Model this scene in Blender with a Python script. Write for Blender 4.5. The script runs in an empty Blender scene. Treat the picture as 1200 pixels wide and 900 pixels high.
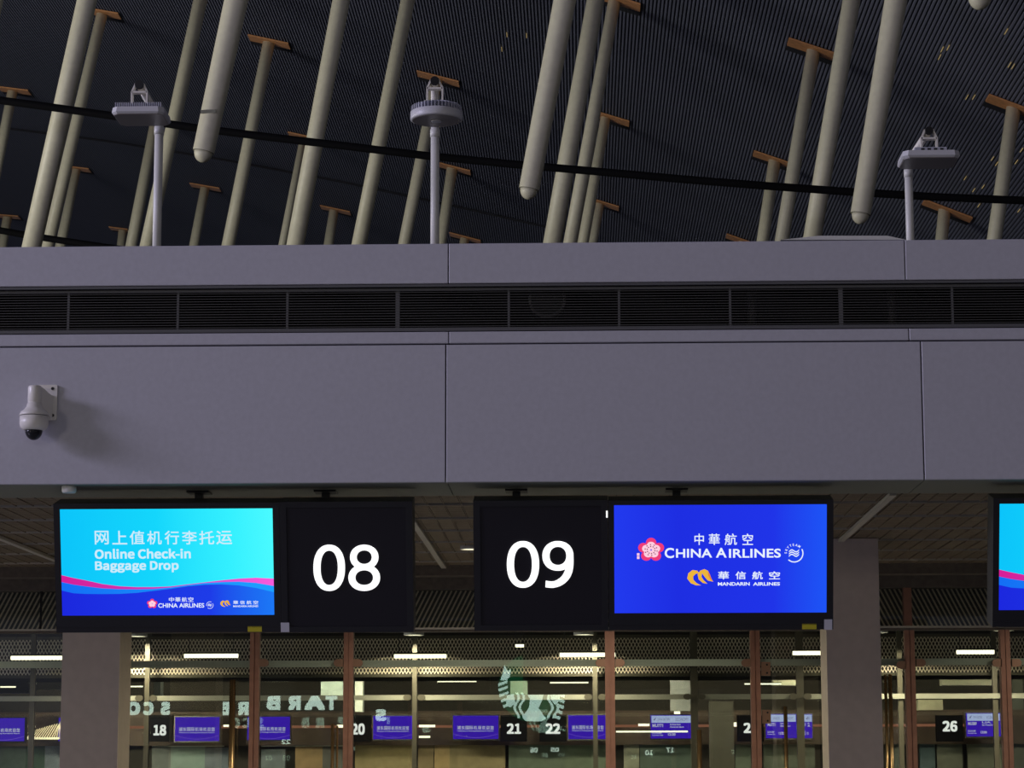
import bpy, bmesh, math, random
from mathutils import Vector, Matrix
random.seed(7)
S = bpy.context.scene
COL = S.collection
PI = math.pi

# ------------------------------------------------------------------ camera
F_PX = 2900.0
PITCH, YAW, ROLL = math.atan(455/2900), math.radians(1.6), 0.0020
CAM = Vector((0, 0, 1.6))
Fw = Matrix.Rotation(YAW, 3, 'Z') @ Vector((0, math.cos(PITCH), math.sin(PITCH)))
Rt = Matrix.Rotation(YAW, 3, 'Z') @ Vector((1, 0, 0))
Up = Rt.cross(Fw)
Rt, Up = (Rt*math.cos(ROLL) - Up*math.sin(ROLL)), (Up*math.cos(ROLL) + Rt*math.sin(ROLL))
cd = bpy.data.cameras.new('camera'); cam = bpy.data.objects.new('camera', cd); COL.objects.link(cam)
cd.sensor_width = 36; cd.sensor_fit = 'HORIZONTAL'; cd.lens = F_PX/1200*36; cd.clip_end = 600
cam.matrix_world = Matrix(((Rt.x, Up.x, -Fw.x, CAM.x), (Rt.y, Up.y, -Fw.y, CAM.y), (Rt.z, Up.z, -Fw.z, CAM.z), (0, 0, 0, 1)))
S.camera = cam

def ray(x, y):
    return (Rt*((x-600)/F_PX) + Fw + Up*((450-y)/F_PX)).normalized()

class Frame:
    """a flat plane in the world: origin, right, up; n looks towards the hall"""
    def __init__(s, o, ex, ey):
        s.o, s.ex, s.ey = Vector(o), Vector(ex).normalized(), Vector(ey).normalized()
        s.n = s.ex.cross(s.ey)
    def pt(s, a, b, t=0.0): return s.o + s.ex*a + s.ey*b + s.n*t
    def pix(s, x, y):
        d = ray(x, y); k = (s.o - CAM).dot(s.n)/d.dot(s.n); p = CAM + d*k - s.o
        return (p.dot(s.ex), p.dot(s.ey))
    def wp(s, x, y, t=0.0):
        a, b = s.pix(x, y); return s.pt(a, b, t)
def V(Y): return Frame((0, Y, 0), (1, 0, 0), (0, 0, 1))
def at_z(x, y, Z):
    d = ray(x, y); return CAM + d*((Z - CAM.z)/d.z)

# ------------------------------------------------------------------ world, lamps, exposure
w = bpy.data.worlds.new('world'); S.world = w; w.use_nodes = True
bg = w.node_tree.nodes['Background']; bg.inputs[0].default_value = (0.62, 0.66, 0.92, 1); bg.inputs[1].default_value = 0.12
def area(name, loc, target, sx, sy, col, power, spread=PI):
    l = bpy.data.lights.new(name, 'AREA'); l.shape = 'RECTANGLE'; l.size = sx; l.size_y = sy
    l.color = col; l.energy = power; l.spread = spread
    o = bpy.data.objects.new(name, l); COL.objects.link(o); o.location = loc
    o.rotation_euler = (Vector(target) - Vector(loc)).to_track_quat('-Z', 'Y').to_euler(); return o
area('window_daylight', (-29, 7.2, 12.5), (0, 16, 5), 9, 4, (0.74, 0.70, 1.0), 4300)
area('hall_daylight', (-52, 34, 5), (6, 66, 19), 26, 10, (1.0, 0.97, 0.88), 10500)
area('warm_front_fill', (-3, -12, 9.5), (0, 20, 3), 12, 3, (1.0, 0.92, 0.84), 170)  # unseen fill lamp added to brighten pillars and fascia from the front
area('low_side_fill', (-24, -15, 5.2), (-3, 19, 2), 5, 2, (1.0, 0.88, 0.76), 640)  # added fill from low at both sides, reaches the pillars under the canopy
area('low_side_fill', (24, -15, 5.2), (4, 19, 2), 5, 2, (1.0, 0.88, 0.76), 360)
for lx in (-6.2, -1.4, 0.3, 4.6):
    area('canopy_fill', (lx, 20.1, 3.14), (lx, 20.1, 0), .2, .2, (1, .88, .70), 30, 2.9)  # fill lamps without fixtures, added to brighten rail and strands
S.view_settings.view_transform = 'Standard'; S.view_settings.look = 'None'
S.view_settings.exposure = 0.0; S.view_settings.gamma = 1.0; S.view_settings.use_curve_mapping = False

# ------------------------------------------------------------------ materials
def srgb(c):
    return tuple(((v/255)/12.92 if v/255 <= .04045 else ((v/255+.055)/1.055)**2.4) for v in c) + (1,)
def mat(name, col, rough=.6, metal=0, bump=0, scale=60, var=0, spec=.5, stretch=None):
    m = bpy.data.materials.new(name); m.use_nodes = True; nt = m.node_tree; b = nt.nodes['Principled BSDF']
    c = col if len(col) == 4 else tuple(col)+(1,)
    b.inputs['Base Color'].default_value = c; b.inputs['Roughness'].default_value = rough; b.inputs['Metallic'].default_value = metal
    b.inputs['Specular IOR Level'].default_value = spec
    if var or bump:
        tc = nt.nodes.new('ShaderNodeTexCoord'); mp = nt.nodes.new('ShaderNodeMapping'); nz = nt.nodes.new('ShaderNodeTexNoise')
        nt.links.new(tc.outputs['Object'], mp.inputs[0]); nt.links.new(mp.outputs[0], nz.inputs['Vector'])
        if stretch: mp.inputs['Scale'].default_value = stretch
        nz.inputs['Scale'].default_value = scale; nz.inputs['Detail'].default_value = 4
        if var:
            r = nt.nodes.new('ShaderNodeValToRGB'); nt.links.new(nz.outputs[0], r.inputs[0])
            r.color_ramp.elements[0].position = .3; r.color_ramp.elements[1].position = .7
            r.color_ramp.elements[0].color = tuple(v*(1-var) for v in c[:3])+(1,); r.color_ramp.elements[1].color = tuple(min(1, v*(1+var)) for v in c[:3])+(1,)
            nt.links.new(r.outputs[0], b.inputs['Base Color'])
        if bump:
            bp = nt.nodes.new('ShaderNodeBump'); bp.inputs['Strength'].default_value = bump; bp.inputs['Distance'].default_value = .01
            nt.links.new(nz.outputs[0], bp.inputs['Height']); nt.links.new(bp.outputs[0], b.inputs['Normal'])
    return m
def emit(name, rgb, strength=1.0):
    m = bpy.data.materials.new(name); m.use_nodes = True; nt = m.node_tree; nt.nodes.clear()
    e = nt.nodes.new('ShaderNodeEmission'); o = nt.nodes.new('ShaderNodeOutputMaterial')
    e.inputs[0].default_value = srgb(rgb); e.inputs[1].default_value = strength; nt.links.new(e.outputs[0], o.inputs[0]); return m
def emit_grad(name, stops, axis=0):
    m = emit(name, (0, 0, 0)); nt = m.node_tree; e = nt.nodes['Emission']
    tc = nt.nodes.new('ShaderNodeTexCoord'); sp = nt.nodes.new('ShaderNodeSeparateXYZ'); r = nt.nodes.new('ShaderNodeValToRGB')
    nt.links.new(tc.outputs['Generated'], sp.inputs[0]); nt.links.new(sp.outputs[axis], r.inputs[0]); nt.links.new(r.outputs[0], e.inputs[0])
    els = r.color_ramp.elements
    while len(els) < len(stops): els.new(.5)
    for k, (p, c) in enumerate(stops): els[k].position = p; els[k].color = srgb(c)
    return m
def glass_mat(name, tint, boost):
    m = bpy.data.materials.new(name); m.use_nodes = True; nt = m.node_tree; nt.nodes.clear()
    o = nt.nodes.new('ShaderNodeOutputMaterial'); mx = nt.nodes.new('ShaderNodeMixShader'); t = nt.nodes.new('ShaderNodeBsdfTransparent')
    g = nt.nodes.new('ShaderNodeBsdfGlossy'); fr = nt.nodes.new('ShaderNodeFresnel'); mu = nt.nodes.new('ShaderNodeMath'); mu.operation = 'MULTIPLY'
    t.inputs[0].default_value = tint+(1,); g.inputs['Roughness'].default_value = 0.0; fr.inputs[0].default_value = 1.45; mu.inputs[1].default_value = boost
    nt.links.new(fr.outputs[0], mu.inputs[0]); nt.links.new(mu.outputs[0], mx.inputs[0]); nt.links.new(t.outputs[0], mx.inputs[1]); nt.links.new(g.outputs[0], mx.inputs[2]); nt.links.new(mx.outputs[0], o.inputs[0])
    return m
M = dict(
    panel=mat('lavender_grey_metal_panel', (.495, .49, .545), .45, .0, .04, 30, .04),
    joint=mat('dark_joint', (.03, .03, .035), .8),
    frame=mat('grille_frame', (.10, .10, .105), .5),
    slat=mat('grille_slat', (.085, .083, .08), .5),
    void=mat('plenum_black', (.006, .006, .007), .9),
    soffit=mat('soffit_green_grey', (.20, .22, .18), .6, 0, .05, 20),
    plank=mat('brown_ceiling_plank', (.18, .138, .09), .6, 0, .1, 30, .2),
    rail=mat('ceiling_rail', (.50, .48, .42), .5),
    header=mat('header_brown', (.13, .11, .09), .6, 0, .1, 20, .2),
    roof=mat('navy_ribbed_roof', (.155, .165, .225), .6, 0, 0, 1, .0, .2),
    strut=mat('cream_steel', (.68, .65, .48), .45, 0, .02, 8, .05),
    scuff=mat('strut_scuff', (.22, .22, .17), .7),
    copper=mat('copper_cover', (.60, .28, .11), .5, 0, .05, 10, .15),
    shade_seam=mat('shade_seam_black', (.010, .010, .016), .9),  # for the roof seam and the painted shade beyond the covers
    cable=mat('black_tie_rod', (.005, .005, .006), .8, spec=.1),
    white=mat('white_paint', (.74, .74, .70), .4),
    lampface=mat('floodlight_face', (.30, .27, .25), .35),
    lampbody=mat('floodlight_body', (.60, .60, .62), .4),
    fin=mat('floodlight_fin', (.45, .46, .54), .4),
    black=mat('black_cap', (.006, .006, .007), .5),
    bezel=mat('display_black', (.010, .010, .014), .35),
    side=mat('display_side', (.035, .037, .035), .5),
    ledface=mat('led_face', (.013, .012, .018), .5, spec=.3),
    farcase=mat('far_sign_black', (.008, .008, .010), .9, spec=0),
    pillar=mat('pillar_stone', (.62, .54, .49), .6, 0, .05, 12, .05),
    pillar_shade=mat('pillar_side_shaded', (.40, .35, .27), .6, 0, .05, 12, .05),  # shade of the pillar sides put into a darker stone colour
    mull=mat('copper_brown_steel', (.37, .19, .13), .42, .45, .03, 14, .1),
    clamp=mat('bronze_clamp', (.34, .20, .13), .4, .6),
    beam=mat('grey_green_rail', (.72, .78, .68), .5),
    post=mat('inner_post', (.085, .08, .058), .45, .2),
    mesh=mat('expanded_metal', (.85, .79, .62), .45, .0),
    handle=mat('brass_handle', (.50, .34, .16), .25, .9),
    floor=mat('grey_stone_floor', (.36, .36, .36), .25, 0, .02, 3, .08),
    dark=mat('far_dark', (.055, .052, .048), .9, spec=0),
    dark2=mat('far_bulkhead', (.16, .165, .155), .7),
    cam_white=mat('camera_housing', (.80, .77, .70), .35),
    cam_dome=mat('camera_dome', (.008, .008, .010), .12),
    yellow=mat('yellow_sticker', (.55, .48, .02), .5),
    tag=mat('white_tag', (.55, .55, .62), .5),
    tagin=mat('tag_print', (.12, .12, .16), .6),
    glass=glass_mat('door_glass', (.93, .95, .92), 2.4),
    glass2=glass_mat('inner_glass', (.95, .96, .94), 1.2),
    lamp=emit('tube_light', (255, 248, 215), 2.2),
    glow=emit('digit_white', (255, 255, 255), 1.4),
    fardigit=emit('far_digit_white', (255, 255, 255), 1.1),
    blue=emit('screen_blue', (34, 50, 228), .95),
    sign=emit('sign_letter', (186, 212, 200), 6.0),
    signw=emit('emblem_white', (180, 215, 205), 5.0),
    signg=emit('emblem_green', (20, 110, 70), 1.5),
    farblue=emit('far_screen_violet', (66, 32, 196), .95),
    farhead=emit('far_screen_header', (190, 205, 250), .95),
    fartext=emit('far_screen_text', (225, 225, 255), .8),
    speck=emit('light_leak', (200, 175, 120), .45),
)

# ------------------------------------------------------------------ mesh builder
class MB:
    def __init__(s): s.v, s.f, s.sm = [], [], []
    def add(s, pts, faces, smooth=False):
        n = len(s.v); s.v += [Vector(p) for p in pts]
        for f in faces: s.f.append(tuple(i+n for i in f)); s.sm.append(smooth)
        return s
    def box(s, x0, x1, y0, y1, z0, z1):
        p = [(x, y, z) for z in (z0, z1) for y in (y0, y1) for x in (x0, x1)]
        return s.add(p, [(0, 2, 3, 1), (4, 5, 7, 6), (0, 1, 5, 4), (2, 6, 7, 3), (0, 4, 6, 2), (1, 3, 7, 5)])
    def fbox(s, fr, a0, a1, b0, b1, t0, t1):           # box in a frame's own axes
        p = [fr.pt(a, b, t) for b in (b0, b1) for t in (t1, t0) for a in (a0, a1)]
        return s.add(p, [(0, 2, 3, 1), (4, 5, 7, 6), (0, 1, 5, 4), (2, 6, 7, 3), (0, 4, 6, 2), (1, 3, 7, 5)])
    def bar(s, p0, p1, wx, wy, up=(0, 0, 1)):
        p0, p1 = Vector(p0), Vector(p1); d = (p1-p0).normalized(); u = Vector(up)
        a = d.cross(u)
        if a.length < 1e-4: a = d.cross(Vector((0, 1, 0)))
        a.normalize(); b = a.cross(d).normalized(); a *= wx/2; b *= wy/2
        p = [q + i*a + j*b for q in (p0, p1) for i, j in ((-1, -1), (1, -1), (1, 1), (-1, 1))]
        return s.add(p, [(0, 3, 2, 1), (4, 5, 6, 7), (0, 1, 5, 4), (1, 2, 6, 5), (2, 3, 7, 6), (3, 0, 4, 7)])
    def tube(s, pts, radii, n=20, c0=True, c1=True, hem0=False):
        pts = [Vector(p) for p in pts]; rings = []
        d0 = (pts[-1]-pts[0]).normalized(); a = d0.cross(Vector((0, 1, 0)))
        if a.length < .05: a = d0.cross(Vector((1, 0, 0)))
        base = len(s.v); m = len(pts)
        for k, p in enumerate(pts):
            d = (pts[min(k+1, m-1)]-pts[max(k-1, 0)]).normalized(); b = d.cross(a).normalized(); aa = b.cross(d).normalized()
            for j in range(n):
                t = 2*PI*j/n; s.v.append(p + (aa*math.cos(t)+b*math.sin(t))*radii[k])
        for k in range(m-1):
            for j in range(n):
                q = base+k*n; s.f.append((q+j, q+(j+1) % n, q+n+(j+1) % n, q+n+j)); s.sm.append(True)
        if c0: s.f.append(tuple(base+j for j in reversed(range(n)))); s.sm.append(False)
        if c1: s.f.append(tuple(base+(m-1)*n+j for j in range(n))); s.sm.append(False)
        return s
    def poly(s, fr, pts, t=0):                         # flat print on a frame
        return s.add([fr.pt(a, b, t) for a, b in pts], [tuple(range(len(pts)))])
    def prism(s, fr, pts, t0, t1):
        n = len(pts); P = [fr.pt(a, b, t1) for a, b in pts] + [fr.pt(a, b, t0) for a, b in pts]
        return s.add(P, [tuple(range(n)), tuple(reversed(range(n, 2*n)))] + [(i, n+i, n+(i+1) % n, (i+1) % n) for i in range(n)])
    def strip(s, fr, top, bot, t):
        n = len(top)
        return s.add([fr.pt(a, b, t) for a, b in top] + [fr.pt(a, b, t) for a, b in bot], [(i, n+i, n+i+1, i+1) for i in range(n-1)])
    def mesh(s, name, off=Vector((0, 0, 0)), m=None):
        me = bpy.data.meshes.new(name); me.from_pydata([v-off for v in s.v], [], s.f)
        me.polygons.foreach_set('use_smooth', s.sm); me.update()
        bm = bmesh.new(); bm.from_mesh(me); bmesh.ops.recalc_face_normals(bm, faces=bm.faces) if len(s.f) > 1 and not getattr(s, 'flat', False) else None
        bm.to_mesh(me); bm.free()
        if m: me.materials.append(m)
        return me
    def build(s, name, m, parent=None, label=None, kind=None, cat=None, group=None, loc=None, flat=False):
        s.flat = flat
        off = wloc(parent) if parent else (Vector(loc) if loc is not None else sum(s.v, Vector())/max(1, len(s.v)))
        o = bpy.data.objects.new(name, s.mesh(name, off, m)); COL.objects.link(o)
        if parent: o.parent = parent
        else: o.location = off
        tag(o, label, cat, group, kind); return o
def wloc(o):
    p = Vector((0, 0, 0))
    while o is not None: p += o.location; o = o.parent
    return p
def tag(o, label=None, cat=None, group=None, kind=None):
    for k, v in (('label', label), ('category', cat), ('group', group), ('kind', kind)):
        if v: o[k] = v
    return o
def thing(name, loc, label, cat, group=None, kind=None):
    o = bpy.data.objects.new(name, None); o.empty_display_size = .2; COL.objects.link(o); o.location = loc
    return tag(o, label, cat, group, kind)

import os
try:
    INTER = bpy.data.fonts.load(os.path.join(bpy.utils.resource_path('LOCAL'), 'datafiles', 'fonts', 'Noto Sans CJK Regular.woff2'))
except Exception:
    INTER = None                                       # falls back to the built-in face
_tc = {}
def glyphs(s, bold=0.0, spacing=1.0, inter=False):
    cjk = any(ord(c) > 0x2000 for c in s); b0 = bold
    if cjk or inter: bold = 0.0
    if cjk: inter = False
    key = (s, bold, spacing, inter, b0 if (cjk or inter) else 0)
    if key not in _tc:
        cu = bpy.data.curves.new('t', 'FONT'); cu.body = s; cu.offset = bold
        if inter and INTER: cu.font = INTER
        cu.space_character = spacing; cu.resolution_u = 4
        ob = bpy.data.objects.new('t', cu); COL.objects.link(ob); bpy.context.view_layer.update()
        dg = bpy.context.evaluated_depsgraph_get(); me = bpy.data.meshes.new_from_object(ob.evaluated_get(dg))
        vs = [(v.co.x, v.co.y) for v in me.vertices]; fs = [tuple(p.vertices) for p in me.polygons]
        bpy.data.objects.remove(ob); bpy.data.curves.remove(cu); bpy.data.meshes.remove(me)
        if (cjk or inter) and b0:                                 # embolden by overprinting, offset breaks dense glyphs
            n_ = len(vs); V0, F0_ = list(vs), list(fs)
            for k, (ox, oy) in enumerate([(b0*i/3, b0*j/3) for i in range(4) for j in range(4) if i+j]):
                vs += [(x+ox*1.0, y+oy*1.0) for x, y in V0]; fs += [tuple(i+n_*(k+1) for i in f) for f in F0_]
        _tc[key] = (vs, fs)
    return _tc[key]
def text_box(mb, fr, s, a0, a1, b0, b1, t, bold=0.0, spacing=1.0, mirror=False, inter=False):
    vs, fs = glyphs(s, bold, spacing, inter)
    if not vs: return
    x0, x1 = min(v[0] for v in vs), max(v[0] for v in vs); y0, y1 = min(v[1] for v in vs), max(v[1] for v in vs)
    P = []
    for x, y in vs:
        u = (x-x0)/(x1-x0); v = (y-y0)/(y1-y0)
        if mirror: u = 1-u
        P.append(fr.pt(a0+(a1-a0)*u, b0+(b1-b0)*v, t))
    mb.add(P, fs)
def text_px(mb, fr, s, x0, x1, y0, y1, t, **k):
    ym, xm = (y0+y1)/2, (x0+x1)/2
    text_box(mb, fr, s, fr.pix(x0, ym)[0], fr.pix(x1, ym)[0], fr.pix(xm, y1)[1], fr.pix(xm, y0)[1], t, **k)
def rect_px(fr, x0, x1, y0, y1):
    ym, xm = (y0+y1)/2, (x0+x1)/2
    return fr.pix(x0, ym)[0], fr.pix(x1, ym)[0], fr.pix(xm, y1)[1], fr.pix(xm, y0)[1]
def circ(cx, cy, rx, ry, n=24, a0=0, a1=2*PI):
    full = abs(a1-a0-2*PI) < 1e-6; m = n if full else n+1
    return [(cx+rx*math.cos(a0+(a1-a0)*k/n), cy+ry*math.sin(a0+(a1-a0)*k/n)) for k in range(m)]

# ------------------------------------------------------------------ the fascia wall
YF = 15.2
F0 = V(YF)
def zf(x, y): return F0.pix(x, y)[1]
def xf(x, y): return F0.pix(x, y)[0]
ZT, ZL1, ZL0, ZM, ZB = zf(600, 284.5), zf(600, 334.5), zf(600, 385.5), zf(600, 402.5), zf(600, 565.5)
XL, XR = -12.0, 12.0
wall = thing('wall_front', (0, YF, ZB), None, None, kind='structure')
def panel_row(z0, z1, cuts, g=.004, th=.05, dy=0.0):
    cs = [XL] + cuts + [XR]
    for k in range(len(cs)-1):
        mb = MB(); a, b = cs[k]+g, cs[k+1]-g; e = .004
        # shallow chamfered panel
        P = [(a, 0, z0+.003), (b, 0, z0+.003), (b, 0, z1-.003), (a, 0, z1-.003)]
        Q = [(a+e, -e, z0+.003+e), (b-e, -e, z0+.003+e), (b-e, -e, z1-.003-e), (a+e, -e, z1-.003-e)]
        R = [(x, th, z) for x, _, z in P]
        off = Vector((0, YF+dy, 0))
        mb.add([Vector(p)+off for p in P+Q+R], [(4, 5, 6, 7)] + [(i, (i+1) % 4, 4+(i+1) % 4, 4+i) for i in range(4)] + [(8+i, 8+(i+1) % 4, (i+1) % 4, i) for i in range(4)] + [(11, 10, 9, 8)])
        mb.build('fascia_panel', M['panel'], wall)
panel_row(ZL1+.012, ZT, [xf(525.5, 305), xf(1060.5, 305)], g=.0025)
panel_row(ZM, ZL0-.012, [xf(526, 392), xf(1065, 390)], g=.0025)
panel_row(ZB, ZM-.003, [xf(522.5, 480), xf(1081, 480)], g=.0035)
MB().box(XL, XR, YF+.052, YF+.09, ZB+.01, ZL0-.02).build('backing', M['joint'], wall)
MB().box(XL, XR, YF+.052, YF+.09, ZL1+.02, ZT-.01).build('backing', M['joint'], wall)
# top cap and closed block behind
MB().box(XL, XR, YF+.09, 31, ZT-.10, ZT-.03).build('roof_deck', M['dark2'], wall)
# soffit under the fascia
SOFB = at_z(600, 580.5, ZB).y
for a, b in ((XL, xf(524.5, 570)-.12*0), (xf(524.5, 570), xf(1083, 566)), (xf(1083, 566), XR)):
    MB().box(a+.003, b-.003, YF+.004, SOFB, ZB, ZB+.03).build('soffit_panel', M['soffit'], wall)
# louvre grille
gr = thing('ventilation_grille', (0, YF, ZL0), 'long black ventilation grille of thin horizontal slats recessed in the grey fascia', 'vent')
mb = MB()
mb.box(XL, XR, YF-.004, YF+.10, ZL1-.004, ZL1+.010); mb.box(XL, XR, YF+.02, YF+.08, ZL1-.026, ZL1-.010)
mb.box(XL, XR, YF-.004, YF+.10, ZL0-.010, ZL0+.004); mb.box(XL, XR, YF+.02, YF+.08, ZL0+.006, ZL0+.016)
mb.build('grille_frame', M['frame'], gr)
MB().box(XL, XR, YF+.55, YF+.57, ZL0-.1, ZL1+.1).box(XL, XR, YF+.1, YF+.57, ZL1+.012, ZL1+.05).box(XL, XR, YF+.1, YF+.57, ZL0-.05, ZL0-.012).build('plenum', M['void'], gr)
divs = [-1474, -1345, -1216, -1087, -958, -828, -699, -569, -440, -310, -179, -50, 79, 207.5, 336, 465.5, 596, 725.5, 856, 986, 1117, 1248, 1378, 1507, 1637, 1766, 1896, 2025, 2155, 2284, 2414]
for k, dx in enumerate(divs):
    x = xf(dx, 360); wide = dx in (465.5, 986)
    MB().box(x-(.013 if wide else .007), x+(.013 if wide else .007), YF+.030, YF+.05, ZL0+.012, ZL1-.014).build('divider', M['frame'], gr)
    if k < len(divs)-1:
        x2 = xf(divs[k+1], 360); mb = MB(); n = 14; h = (ZL1-.028-ZL0-.016)/n
        for i in range(n):
            z = ZL0+.018+h*(i+.35)
            mb.add([(x, YF+.026, z), (x2, YF+.026, z), (x2, YF+.060, z+.007), (x, YF+.060, z+.007), (x, YF+.026, z+.0035), (x2, YF+.026, z+.0035), (x2, YF+.060, z+.0105), (x, YF+.060, z+.0105)],
                   [(0, 3, 2, 1), (4, 5, 6, 7), (0, 1, 5, 4), (2, 3, 7, 6)])
        mb.build('slats', M['slat'], gr, kind='stuff')
# speaker glimpsed behind the slats
fr = V(YF+.14); c = fr.pix(641, 351)
mb = MB(); r = .118
P = circ(c[0], c[1], r, r, 32); Q = circ(c[0], c[1], r*.86, r*.86, 32)
mb.add([fr.pt(*p, .0) for p in P] + [fr.pt(*q, .006) for q in Q] + [fr.pt(*p, -.12) for p in P], [(i, (i+1) % 32, 32+(i+1) % 32, 32+i) for i in range(32)] + [(64+i, 64+(i+1) % 32, (i+1) % 32, i) for i in range(32)])
spo = mb.build('round_speaker', M['frame'], gr, 'round dark speaker behind the slats')
MB().poly(fr, Q, .0).build('speaker_cloth', M['side'], spo)
for px in (885, 1052):
    x = xf(px, 352); MB().tube([(x, YF+.3, ZL0-.01), (x, YF+.3, ZL1+.012)], [.03, .03], 14).build('conduit_pipe', M['frame'], gr, 'dim grey pipe behind the slats')

# ------------------------------------------------------------------ canopy ceiling
can = thing('ceiling_canopy', (0, SOFB, ZB), None, None, kind='structure')
rows = [at_z(600, y, ZB+.02).y for y in (606.6, 621.0, 634.6, 646.8, 657.6)]
stp = (rows[-1]-rows[0])/4
y0s = [rows[0]+stp*(k-2) for k in range(0, 8)]
YG = 22.0
pw = .116
pm = MB()
for r in range(9): pm.box(.006, pw-.003, .02+r*.0935, .02+r*.0935+.080, 0, .012)
pm.box(.003, .010, .012, stp-.03, -.006, .012)
plank_me = pm.mesh('ceiling_plank', m=M['plank'])
spans = [(-8, 66), (482, 560), (972, 1172)]
cnt = 0; rest = MB()
for yy in y0s:
    if yy > YG-.3: continue
    ym = yy+stp/2
    fr = V(ym)
    for i in range(-60, 60):
        x = i*pw
        d = Vector((x+pw/2, ym, ZB)) - CAM
        px = 600 + F_PX*d.dot(Rt)/d.dot(Fw)
        if any(a-6 < px < b+6 for a, b in spans) and cnt < 300:
            o = bpy.data.objects.new('ceiling_plank', plank_me); COL.objects.link(o); o.parent = can
            o.location = Vector((x, yy, ZB+.02))-can.location; cnt += 1
        elif -60 < px < 1260: rest.box(x+.003, x+pw-.003, yy+.02, yy+stp-.025, ZB+.02, ZB+.032)
rest.build('ceiling_planks', M['plank'], can, kind='stuff')
MB().box(XL, XR, SOFB, YG+.6, ZB+.10, ZB+.13).build('ceiling_void', M['void'], can)
for yy in y0s:                                        # bright lip of each row
    if yy > SOFB+.1 and yy < YG-.2: MB().box(XL, XR, yy-.002, yy+.008, ZB+.012, ZB+.030).build('carrier_strip', M['rail'], can)
for (xa, ya, xb, yb) in ((1050, 578, 987, 630), (487, 610, 523, 673), (0, 630, 63, 656)):
    p, q = at_z(xa, ya, ZB), at_z(xb, yb, ZB); xm = (p.x+q.x)/2
    MB().box(xm-.022, xm+.022, SOFB+.02, YG-.45, ZB-.012, ZB+.01).build('ceiling_rail', M['rail'], can)
# header beams above the glass
MB().box(XL, XR, YG-.42, YG-.20, ZB-.07, ZB+.02).build('header_beam', M['header'], can)
MB().box(XL, XR, YG-.10, YG+.10, V(YG-.1).pix(600, 690)[1], ZB+.02).build('header_beam', M['header'], can)
# two downlights in the plank ceiling
def downlight(px, py, Z, r, label, energy=12):
    c = at_z(px, py, Z); t = thing('downlight', c, label, 'ceiling light', 'round downlights')
    MB().tube([c+Vector((0, 0, -.012)), c+Vector((0, 0, .03))], [r, r], 24, c0=False).tube([c+Vector((0, 0, -.012)), c+Vector((0, 0, -.011))], [r, r*.86], 24, c0=False, c1=False).build('rim', M['white'], t)
    MB().tube([c+Vector((0, 0, -.004)), c+Vector((0, 0, 0))], [r*.86, r*.86], 24).build('diffuser', M['lamp'], t)
    l = bpy.data.lights.new('downlight_glow', 'AREA'); l.shape = 'DISK'; l.size = r*1.6; l.energy = energy; l.color = (1, .86, .62); l.spread = 2.6
    o = bpy.data.objects.new('downlight_glow', l); COL.objects.link(o); o.parent = t; o.location = (0, 0, -.03)
    return t
downlight(550, 642.5, ZB, .075, 'round downlight in the brown plank ceiling between the 08 and 09 panels', 8)

# smoke detector, hangers under the soffit
sd = V(YF+.07).wp(81, 569.5); sd.z = ZB
MB().tube([sd, sd-Vector((0, 0, .034)), sd-Vector((0, 0, .044))], [.045, .045, .038], 24).build('smoke_detector', M['white'], None, 'small white round detector under the soffit above the check-in screen', cat='detector')

# ------------------------------------------------------------------ pillars
for (xa, xb, top, face, lab, k) in ((71.5, 139, None, 19.2, 'grey square pillar below the light blue check-in screen', 1), (970, 1033.5, 632, 19.2, 'grey square pillar between the dark blue airline screen and next screen', 2)):
    fr = V(face); a = fr.pix(xa, 820)[0]; b = fr.pix(xb, 820)[0]
    t = thing('pillar', ((a+b)/2, face+.25, 0), None, None, kind='structure')
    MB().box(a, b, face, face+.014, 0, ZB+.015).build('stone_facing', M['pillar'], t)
    MB().box(a, b, face+.0145, face+.50, 0, ZB+.015).build('pillar_core', M['pillar_shade'], t)

# ------------------------------------------------------------------ displays
TILT = math.radians(14)
zc = V(15.5).pix(600, 665)[1]
T = Frame((0, 15.42, zc), (1, 0, 0), (0, -math.sin(TILT), math.cos(TILT)))
def housing(t, x0, x1, y0, y1, depth=.22):
    a0, a1, b0, b1 = rect_px(T, x0, x1, y0, y1)
    MB().fbox(T, a0, a1, b0, b1, -depth, -.012).build('housing', M['side'], t)
    return a0, a1, b0, b1
def ring(mb, fr, o, i, t0, t1):
    (A0, A1, B0, B1), (a0, a1, b0, b1) = o, i
    mb.fbox(fr, A0, a0, B0, B1, t0, t1); mb.fbox(fr, a1, A1, B0, B1, t0, t1); mb.fbox(fr, a0, a1, B0, b0, t0, t1); mb.fbox(fr, a0, a1, b1, B1, t0, t1)
def hanger(t, px):
    p = T.wp(px, 600); 
    MB().bar((p.x, 15.62, ZB), (p.x, 15.62, ZB-.16), .05, .05).box(p.x-.07, p.x+.07, 15.54, 15.70, ZB-.012, ZB).build('hanger', M['black'], t)
def tile_screens(t): pass
def sup(cx, cy, rx, ry, n=56, e=2.25):
    out = []
    for k in range(n+1):
        c, q = math.cos(2*PI*k/n), math.sin(2*PI*k/n)
        out.append((cx+rx*math.copysign(abs(c)**(2/e), c), cy+ry*math.copysign(abs(q)**(2/e), q)))
    return out
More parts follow.
